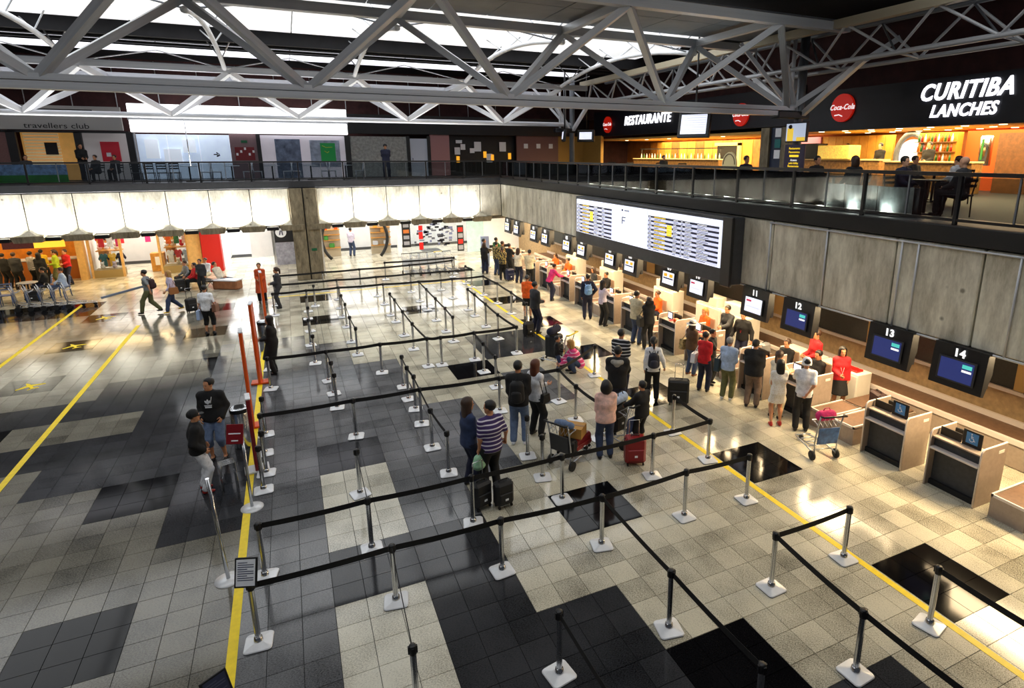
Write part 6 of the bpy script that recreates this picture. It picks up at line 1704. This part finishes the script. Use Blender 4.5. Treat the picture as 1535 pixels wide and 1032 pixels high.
J = person('woman in a white cardigan with long auburn hair', 4.46, 11.25, 25, 1.78, sex='f', arms=('crossed', 'crossed'), top=('white', 1., .02), bottom=(B, 1.), hair=('long', 'auburn'), fine=True)
shoulder_bag('small black bag on the woman in the white cardigan', J, 'r', black_ma, .24, .2, .1)
J = person('man in a black and white striped hooded sweater', 7.30, 12.45, 40, 1.78, arms=('front', 'front'), top=('blackstripe', 1., .03), bottom=('navy', 1.), fine=True, turn=-10)
J = person('man in a dark jacket with a fur trimmed hood', 6.42, 11.08, 55, 1.86, arms=('push', 'push'), top=(B, 1., .042), bottom=('navy', 1.), fine=True, hair=('short', B))
hb = loc2world(J, J['sh'] + np.array((0, -.08, .02))); o = tag(link('fur_collar', np_mesh('fur', [(lambda v: (v[0], v[1], 0))(surf([((-.10, 0, 0), (.10, 0, 0), .06, .06, 1.), ((0, -.05, -.03), (0, -.06, -.06), .07, .05, .7)], .02, .03))], [cloth('fur', rgb(150, 146, 136))])), 'pale fur collar lying on the dark jacket', 'collar'); o.location = hb; o.rotation_euler = (0, 0, J['root'].rotation_euler[2])
o.parent = J['root']; o.location = J['sh'] + np.array((0, -.08, .02)); o.rotation_euler = (0, 0, 0); del o['category']
J = person('woman in a pale pink jacket and blue jeans', 5.37, 9.70, 72, 1.70, sex='f', arms=('front', 'front'), top=('pink', 1., .036), bottom=('jeans', 1.), hair=('curly', B), fine=True)
J = person('child in a black hoodie and shorts holding the trolley', 6.30, 9.80, 105, 1.50, arms=('push', 'push'), top=(B, 1., .034), bottom=(B, .55), shoe='brown', hair=('short', B), fine=True)
J = person('woman in a white shirt wearing a navy backpack', 7.83, 11.75, 62, 1.70, sex='f', arms=('down', 'side'), top=('white', 1., .018), bottom=(B, 1.), hair=('tail', B), fine=True)
backpack('navy backpack on the woman in the white shirt', J, M('pack_navy', rgb(28, 30, 44), .7, 0, .25, 20), M('pack_navy2', rgb(44, 44, 60), .7))
J = person('woman crouching in a pink striped sweater', 7.02, 14.45, 165, 1.66, sex='f', pose='crouch', arms=('knee', 'knee'), top=('pinkstripe', 1., .026), bottom=('jeans', 1.), hair=('bob', 'blond'), fine=True)
J = person('small child in dark clothes beside the crouching woman', 6.52, 14.72, 330, 1.05, arms=('front', 'front'), top=(B, 1., .03), bottom=('jeans', 1.), hair=('short', B))
J = person('person in an orange jacket and black skirt in the queue', 7.80, 20.35, 68, 1.70, sex='f', arms=('front', 'front'), top=('orange', 1., .028), bottom=(B, 1.), skirt=.95, hair=('bun', B))
J = person('man in a dark suit holding papers in the queue', 7.36, 18.5, 12, 1.84, arms=('front', 'front'), top=('charcoal', 1., .028), bottom=('navy', 1.))

# passengers at the desks
J = person('person in a white sun hat, brown jacket and boots', 9.82, 12.85, 8, 1.60, sex='f', arms=('counter', 'front'), top=('brown', 1., .03), bottom=('jeans', 1.), shoe='brown', cap=('hat', white_pl), hair=('bob', 'brown'), fine=True)
shoulder_bag('patterned bag slung on the person in the sun hat', J, 'l', M('bag_pattern', rgb(150, 130, 84), .7, 0, .8, 16), .36, .30, .14)
J = person('woman in a red shirt with a white handbag', 9.42, 11.75, 30, 1.64, sex='f', arms=('front', 'front'), top=('red', .45, .018), bottom=('navy', 1.), hair=('short', B), fine=True)
shoulder_bag('white handbag on the woman in the red shirt', J, 'l', M('bag_white', rgb(226, 226, 230), .5))
J = person('grey haired man in a pale blue shirt and green trousers', 9.62, 11.05, 28, 1.66, arms=('front', 'front'), top=('skyblue', 1., .026), bottom=('khaki', 1.), hair=('short', 'grey'), shoe='white', fine=True)
shoulder_bag('dark sling bag on the man in the pale blue shirt', J, 'l', M('bag_teal', rgb(40, 60, 70), .6), .30, .36, .12)
J = person('broad man in a black sweater and brown trousers', 9.88, 10.42, 35, 1.74, arms=('counter', 'front'), top=(B, 1., .04), bottom=('taupe', 1.), hair=('short', B), fine=True, stout=1.15)
J = person('young person in a black vest leaning at desk eleven', 9.92, 12.1, 300, 1.55, arms=('front', 'counter'), top=(B, .45, .028), bottom=(B, 1.), hair=('short', B))
J = person('woman in a short white lace dress', 9.66, 9.36, 62, 1.60, sex='f', arms=('front', 'front'), top=('lace', .2, .02), bottom=('lace', 1.), skirt=.72, hair=('long', B), shoe='red', fine=True)
J = person('woman with a ponytail leaning on desk twelve', 9.96, 9.72, 10, 1.66, sex='f', arms=('counter', 'counter'), top=('cream', .45, .02), bottom=('beige', 1.), hair=('tail', 'brown'))
J = person('man in a white shirt and white knit cap', 9.98, 8.92, 50, 1.74, arms=('counter', 'back'), top=('white', .42, .022), bottom=(B, 1.), shoe=B, cap=('knit', CL['white']), hair=('short', B), fine=True)
J = person('man in a beige jacket and jeans at desk nine', 9.9, 15.95, 22, 1.80, arms=('counter', 'front'), top=('beige', 1., .036), bottom=('jeans', 1.))
J = person('woman in black holding a camera to her face', 10.0, 15.35, 75, 1.72, sex='f', arms=('face', 'face'), top=(B, 1., .03), bottom=(B, 1.), hair=('short', 'brown'))
shoulder_bag('black bag slung on the woman with the camera', J, 'l', black_ma, .4, .3, .14)
J = person('woman in a lilac blouse with a black ponytail', 9.92, 18.3, 10, 1.70, sex='f', arms=('counter', 'counter'), top=('lilac', 1., .016), bottom=(B, 1.), hair=('long', B))
J = person('man in navy wearing a light blue backpack', 9.85, 19.35, 70, 1.74, arms=('down', 'hip'), top=('navy', 1., .026), bottom=('navy', 1.))
backpack('light blue backpack on the man in navy', J, M('pack_lightblue', rgb(120, 160, 206), .6, 0, .4, 9))
J = person('person in a hot pink shirt leaning over the far desk', 9.80, 22.7, 5, 1.64, pose='lean', arms=('counter', 'counter'), top=('hotpink', 1., .022), bottom=('navy', 1.), hair=('short', 'brown'))
FG = ((9.3, 27.6, 80, 'camo', B, 'brown', 'f', 'tail'), (9.75, 26.6, 40, 'cream', 'navy', 'brown', 'f', 'long'), (9.4, 28.9, 30, 'camo', 'jeans', B, 'm', 'short'), (9.85, 28.2, 20, B, B, B, 'm', 'short'), (9.9, 29.4, 10, 'camo', B, 'brown', 'm', 'short'),
      (9.2, 30.4, 340, 'camo', 'jeans', B, 'm', 'short'), (9.95, 30.6, 20, 'green', 'navy', B, 'm', 'short'), (9.95, 25.6, 60, 'beige', B, B, 'm', 'short'), (8.95, 29.5, 60, B, 'navy', 'brown', 'f', 'bob'))
FN = ('spotted jacket with a brown ponytail', 'cream top with long brown hair', 'spotted jacket over blue jeans', 'plain black jacket', 'spotted jacket near the counter end', 'spotted shirt standing by the blue kiosk', 'green shirt among the group', 'beige jacket leaning to the desk', 'black top with a brown bob')
for (x, y, f_, tc, bc, hc_, sx, hs_), nm in zip(FG, FN):
    person('traveller at the far desks in ' + ('a ' if nm[0] not in 'aeiou' else 'an ') + nm, x, y, f_, random.uniform(1.62, 1.8), sex=sx, arms=('front', 'counter'), top=(tc, 1., .026), bottom=(bc, 1.), hair=(hs_, hc_))
# agents
def stool(x, y, label):
    t = thing('swivel_chair', label, 'chair', (x, y, 0))
    MB().box(-.22, .22, -.22, .22, .50, .56, 0, .02).build('seat', black_ma, t); MB().cyl((0, 0, .08), (0, 0, .50), .03, seg=8).build('stem', black_pl, t)
    MB().box(.20, .25, -.20, .20, .62, 1.02, 0, .02).build('backrest', M('chair_back', rgb(170, 140, 118), .6), t)
    for k in range(5): MB().bar((0, 0, .07), (.26 * math.cos(k * 1.257), .26 * math.sin(k * 1.257), .05), .04, .03).build('foot', black_pl, t)
    return t
AG = ((11.6, 10.0, 180, 'sit', 'black', 'f', 'short', B, 'agent in a black jacket seated behind desk twelve'), (11.6, 11.05, 190, 'sit', 'black', 'f', 'bun', 'brown', 'agent in black with hair in a bun seated behind desk eleven'),
      (11.62, 13.5, 190, 'stand', 'charcoal', 'm', 'short', B, 'agent in a charcoal jacket standing behind desk ten'), (11.66, 14.6, 180, 'sit', 'orange', 'f', 'tail', 'blond', 'agent in orange with blond ponytail behind desk nine'),
      (11.66, 17.3, 180, 'sit', 'orange', 'f', 'bun', 'brown', 'agent in orange with hair in a bun behind desk eight'), (11.66, 21.15, 190, 'sit', 'black', 'm', 'short', B, 'agent in black seated behind desk six'),
      (11.66, 22.3, 180, 'sit', 'charcoal', 'f', 'bob', 'brown', 'agent with a brown bob seated behind desk five'), (11.66, 24.9, 190, 'sit', 'orange', 'm', 'short', B, 'man agent in orange seated behind desk four'), (11.66, 26.4, 200, 'sit', 'orange', 'f', 'tail', 'brown', 'agent in orange with brown ponytail behind desk three'))
for x, y, f_, ps_, tc, sx, hs_, hc_, nm in AG:
    person(nm, x, y, f_, 1.70, z=.08 if ps_ == 'sit' else 0, sex=sx, pose=ps_, arms=('lap', 'lap') if ps_ == 'sit' else ('counter', 'front'), top=(tc, 1., .026), bottom=('navy', 1.), hair=(hs_, hc_), nod=6)
    if ps_ == 'sit': stool(x, y, 'swivel chair under the ' + ' '.join(nm.split()[:3]) + ' ' + ' '.join(nm.split()[-3:]))
J = person('agent in a black jacket with red lanyard standing behind desk eleven', 11.60, 12.80, 205, 1.68, arms=('side', 'side'), top=(B, 1., .03), bottom=('navy', 1.))
MB().tube([(-.06, .11, 1.33), (0, .165, 1.08), (.06, .11, 1.33)], .004, 5).build('lanyard', red_pl, J['root'])
J = person('agent in a bright red jacket and black skirt', 11.66, 9.40, 235, 1.62, sex='f', arms=('down', 'front'), top=('red', 1., .028), bottom=(B, 1.), skirt=1.0, hair=('bob', B), fine=True)
MB().tube([(-.05, .13, 1.22), (0, .175, 1.0), (.05, .13, 1.22)], .0035, 5).build('lanyard', paper, J['root'])
J = person('man in a red vest turning behind desk twelve', 11.85, 10.35, 160, 1.76, arms=('front', 'front'), top=('red', 1., .024), bottom=('navy', 1.), hair=('short', 'brown'))
for n in (12, 11, 10):
    yc = MONY[n]; t = tag(MB().box(10.75, 11.05, yc - .3, yc - .1, .785, .81, 0, .004).build('form_pad', paper), 'white form pad on the agent side of desk %s' % {12: 'twelve', 11: 'eleven', 10: 'ten'}[n], 'paper')
kk = thing('information_kiosk', 'pale blue upright kiosk panel at the end of the desk row', 'kiosk', (9.55, 31.3, 0)); MB().box(-.22, .22, -.12, .12, 0, 1.75, 0, .02).build('panel', M('kiosk_blue', rgb(176, 190, 222), .4, 0, .05, 3), kk); MB().box(-.26, .26, -.18, .18, 0, .05, 0, .01).build('foot', steel, kk)

# seats and sitters in front of the shops
bn = thing('waiting_bench', 'row of dark waiting seats with steel arms before the red pillar', 'bench', (-4.1, 32.0, 0), math.radians(-60))
for k in range(4): MB().box(-.98 + .5 * k, -.54 + .5 * k, -.22, .22, .40, .45, 0, .015).build('seat', black_ma, bn); MB().box(-.98 + .5 * k, -.54 + .5 * k, -.26, -.22, .48, .85, 0, .015).build('backrest', black_ma, bn)
MB().bar((-1.0, 0, .36), (1.0, 0, .36), .06, .06).build('beam', chrome, bn)
for s in (-.8, .8): MB().tube([(s, -.25, .02), (s, 0, .34), (s, .25, .02)], .02, 6).build('leg', chrome, bn)
wb = thing('wooden_bench', 'brown wooden block bench with rounded end near the corridor', 'bench', (-3.0, 31.2, 0), math.radians(-30)); MB().box(-.6, .6, -.25, .25, 0, .44, 0, .05).build('block', M('bench_brown', rgb(150, 96, 60), .4, 0, .3, 5), wb); MB().box(-.62, .62, -.27, .27, .40, .46, 0, .02).build('edge', steel_lt, wb)
person('person in a red shirt sitting on the waiting seats', -4.28, 31.78, 205, 1.7, z=-.05, pose='sit', arms=('lap', 'lap'), top=('red', .9, .02), bottom=(B, 1.))
person('person in a grey shirt sitting back with one arm out', -4.75, 32.6, 205, 1.72, z=-.05, pose='sit', arms=('out', 'lap'), top=('grey', .9, .02), bottom=('charcoal', 1.), hair=('short', 'brown'))
person('man in a cream shirt reclining with jeans stretched out', -3.3, 31.7, 330, 1.76, z=-.02, pose='recline', arms=('lap', 'lap'), top=('cream', 1., .026), bottom=('jeans', 1.), shoe='brown')
person('person in a white shirt seated beside the red pillar', -4.0, 33.3, 250, 1.66, z=-.05, pose='sit', arms=('lap', 'lap'), top=('white', .9, .02), bottom=('beige', 1.), hair=('short', 'brown'))
person('youth in dark clothes standing by the waiting seats', -3.95, 30.95, 250, 1.5, arms=('down', 'front'), top=('charcoal', 1., .026), bottom=(B, 1.))
suitcase('dark pushchair bag standing by the waiting seats', -4.9, 31.3, .4, .4, .3, .6)
person('man with a dark backpack standing inside the ring entrance', 3.2, 38.4, 60, 1.74, arms=('front', 'front'), top=('lilac', .45, .02), bottom=('jeans', 1.))
# snack bar crowd
SN = ((-12.9, 36.2, 80, 'skyblue', 'charcoal', 'm', 'short', 'stand', 'customer in a light blue shirt at the snack counter'), (-12.3, 35.6, 70, B, B, 'm', 'short', 'stand', 'customer in plain black at the snack counter'), (-11.7, 35.0, 80, 'charcoal', B, 'm', 'short', 'stand', 'customer in a charcoal coat before the snack counter'),
      (-11.2, 35.3, 60, 'plaid', B, 'm', 'short', 'stand', 'customer in a plaid shirt at the snack bar'), (-10.75, 34.8, 100, B, B, 'f', 'long', 'stand', 'customer with long hair in black at the snack bar'), (-10.3, 35.3, 200, 'lime', 'khaki', 'f', 'tail', 'stand', 'customer in a lime green top at the snack bar'),
      (-9.95, 35.5, 230, 'red', 'navy', 'm', 'short', 'stand', 'customer in a red shirt by the wooden pilaster'), (-10.2, 33.2, 190, B, 'navy', 'f', 'bun', 'sit', 'person in black seated at a snack table'), (-9.4, 32.6, 200, 'skyblue', 'jeans', 'm', 'short', 'sit', 'person in blue jeans seated beside the snack bar'),
      (-12.6, 32.4, 10, 'lime', 'charcoal', 'm', 'short', 'sit', 'person in a lime jacket seated at a snack table'), (-11.6, 31.8, 100, B, B, 'm', 'short', 'sit', 'person in black seated with back to the hall'), (-13.2, 33.6, 350, 'navy', 'navy', 'f', 'bob', 'sit', 'person with a bob seated at the far snack table'), (-11.0, 36.0, 85, 'yellow', B, 'f', 'short', 'stand', 'customer in a yellow top at the snack counter'))
for x, y, f_, tc, bc, sx, hs_, ps_, nm in SN:
    person(nm, x, y, f_, random.uniform(1.62, 1.78), z=-.03 if ps_ == 'sit' else 0, sex=sx, pose=ps_, arms=('lap', 'lap') if ps_ == 'sit' else ('front', 'down'), top=(tc, .9, .024), bottom=(bc, 1.), hair=(hs_, random.choice([B, 'brown'])))
    if ps_ == 'sit': cafe_chair('blue grey chair under the ' + nm.replace('seated ', ''), x, y, math.radians(f_) - PI / 2, 0, M('blue_chair', rgb(96, 110, 140), .5), None)
for x, y, nm in ((-10.6, 32.5, 'between two seated people'), (-12.2, 33.1, 'by the lime jacket'), (-12.1, 31.2, 'beside the trolleys')): cafe_table('round grey snack bar table ' + nm, x, y, 0, metal_l, None)
cafe_chair('empty blue metal chair standing before the snack bar', -11.0, 31.4, math.radians(190), 0, M('blue_chair', rgb(96, 110, 140), .5), None)
# upstairs
J = person('guard in a dark uniform and cap standing at the balcony rail', 4.85, 33.05, 262, 1.80, z=Z2, arms=('back', 'back'), top=('navy', 1., .028), bottom=('navy', 1.), cap=('cap', black_ma))
person('person in dark clothes standing in the club doorway', -9.0, 37.2, 300, 1.78, z=Z2, arms=('front', 'front'), top=(B, 1., .028), bottom=(B, 1.))
for x, y, f_, nm in ((-11.0, 36.6, 300, 'person seated below the club picture'), (-8.4, 36.9, 240, 'person seated below the red poster'), (-7.6, 36.8, 250, 'person seated beside the red poster edge')):
    person(nm + ' upstairs', x, y, f_, 1.66, z=Z2, pose='sit', arms=('lap', 'lap'), top=('charcoal', 1., .024), bottom=(B, 1.)); cafe_chair('dark chair of the ' + nm, x, y, math.radians(f_) - PI / 2, Z2, black_pl, None)
UP = ((12.7, 9.22, 270, 'navy', 'short', B, 'light', 'man in a dark suit with dark hair dining by the glass'), (12.8, 7.90, 95, 'charcoal', None, B, 'light', 'bald man in a charcoal suit dining by the glass'), (12.85, 11.85, 265, B, 'short', B, 'tan', 'dark haired diner in black by the glass'), (12.75, 10.55, 80, B, 'bob', 'brown', 'light', 'diner with a brown bob by the glass'),
      (16.2, 11.45, 270, 'charcoal', 'short', B, 'tan', 'diner in charcoal at the inner table'), (16.15, 10.15, 90, 'white', 'short', 'brown', 'light', 'diner in white at the inner table'), (12.9, 14.65, 270, 'navy', 'short', B, 'tan', 'diner in navy beside the cream board'), (16.6, 24.65, 270, B, 'short', B, 'tan', 'diner in black at the table under the RESTAURANTE sign'))
for x, y, f_, tc, hs_, hc_, sk_, nm in UP:
    person(nm, x, y, f_, 1.64, z=Z2, pose='sit', arms=('lap', 'lap'), top=(tc, 1., .026), bottom=(B, 1.), hair=(hs_, hc_) if hs_ else None, skin=sk_)
for x, y, nm in ((21.9, 18.6, 'waiter in white behind the stone bar'), (21.9, 17.0, 'waiter in black behind the stone bar'), (21.4, 14.6, 'bartender before the bottle shelves')):
    person(nm, x, y, 180, 1.72, z=Z2, arms=('front', 'front'), top=('white' if 'white' in nm else B, 1., .02), bottom=(B, 1.))
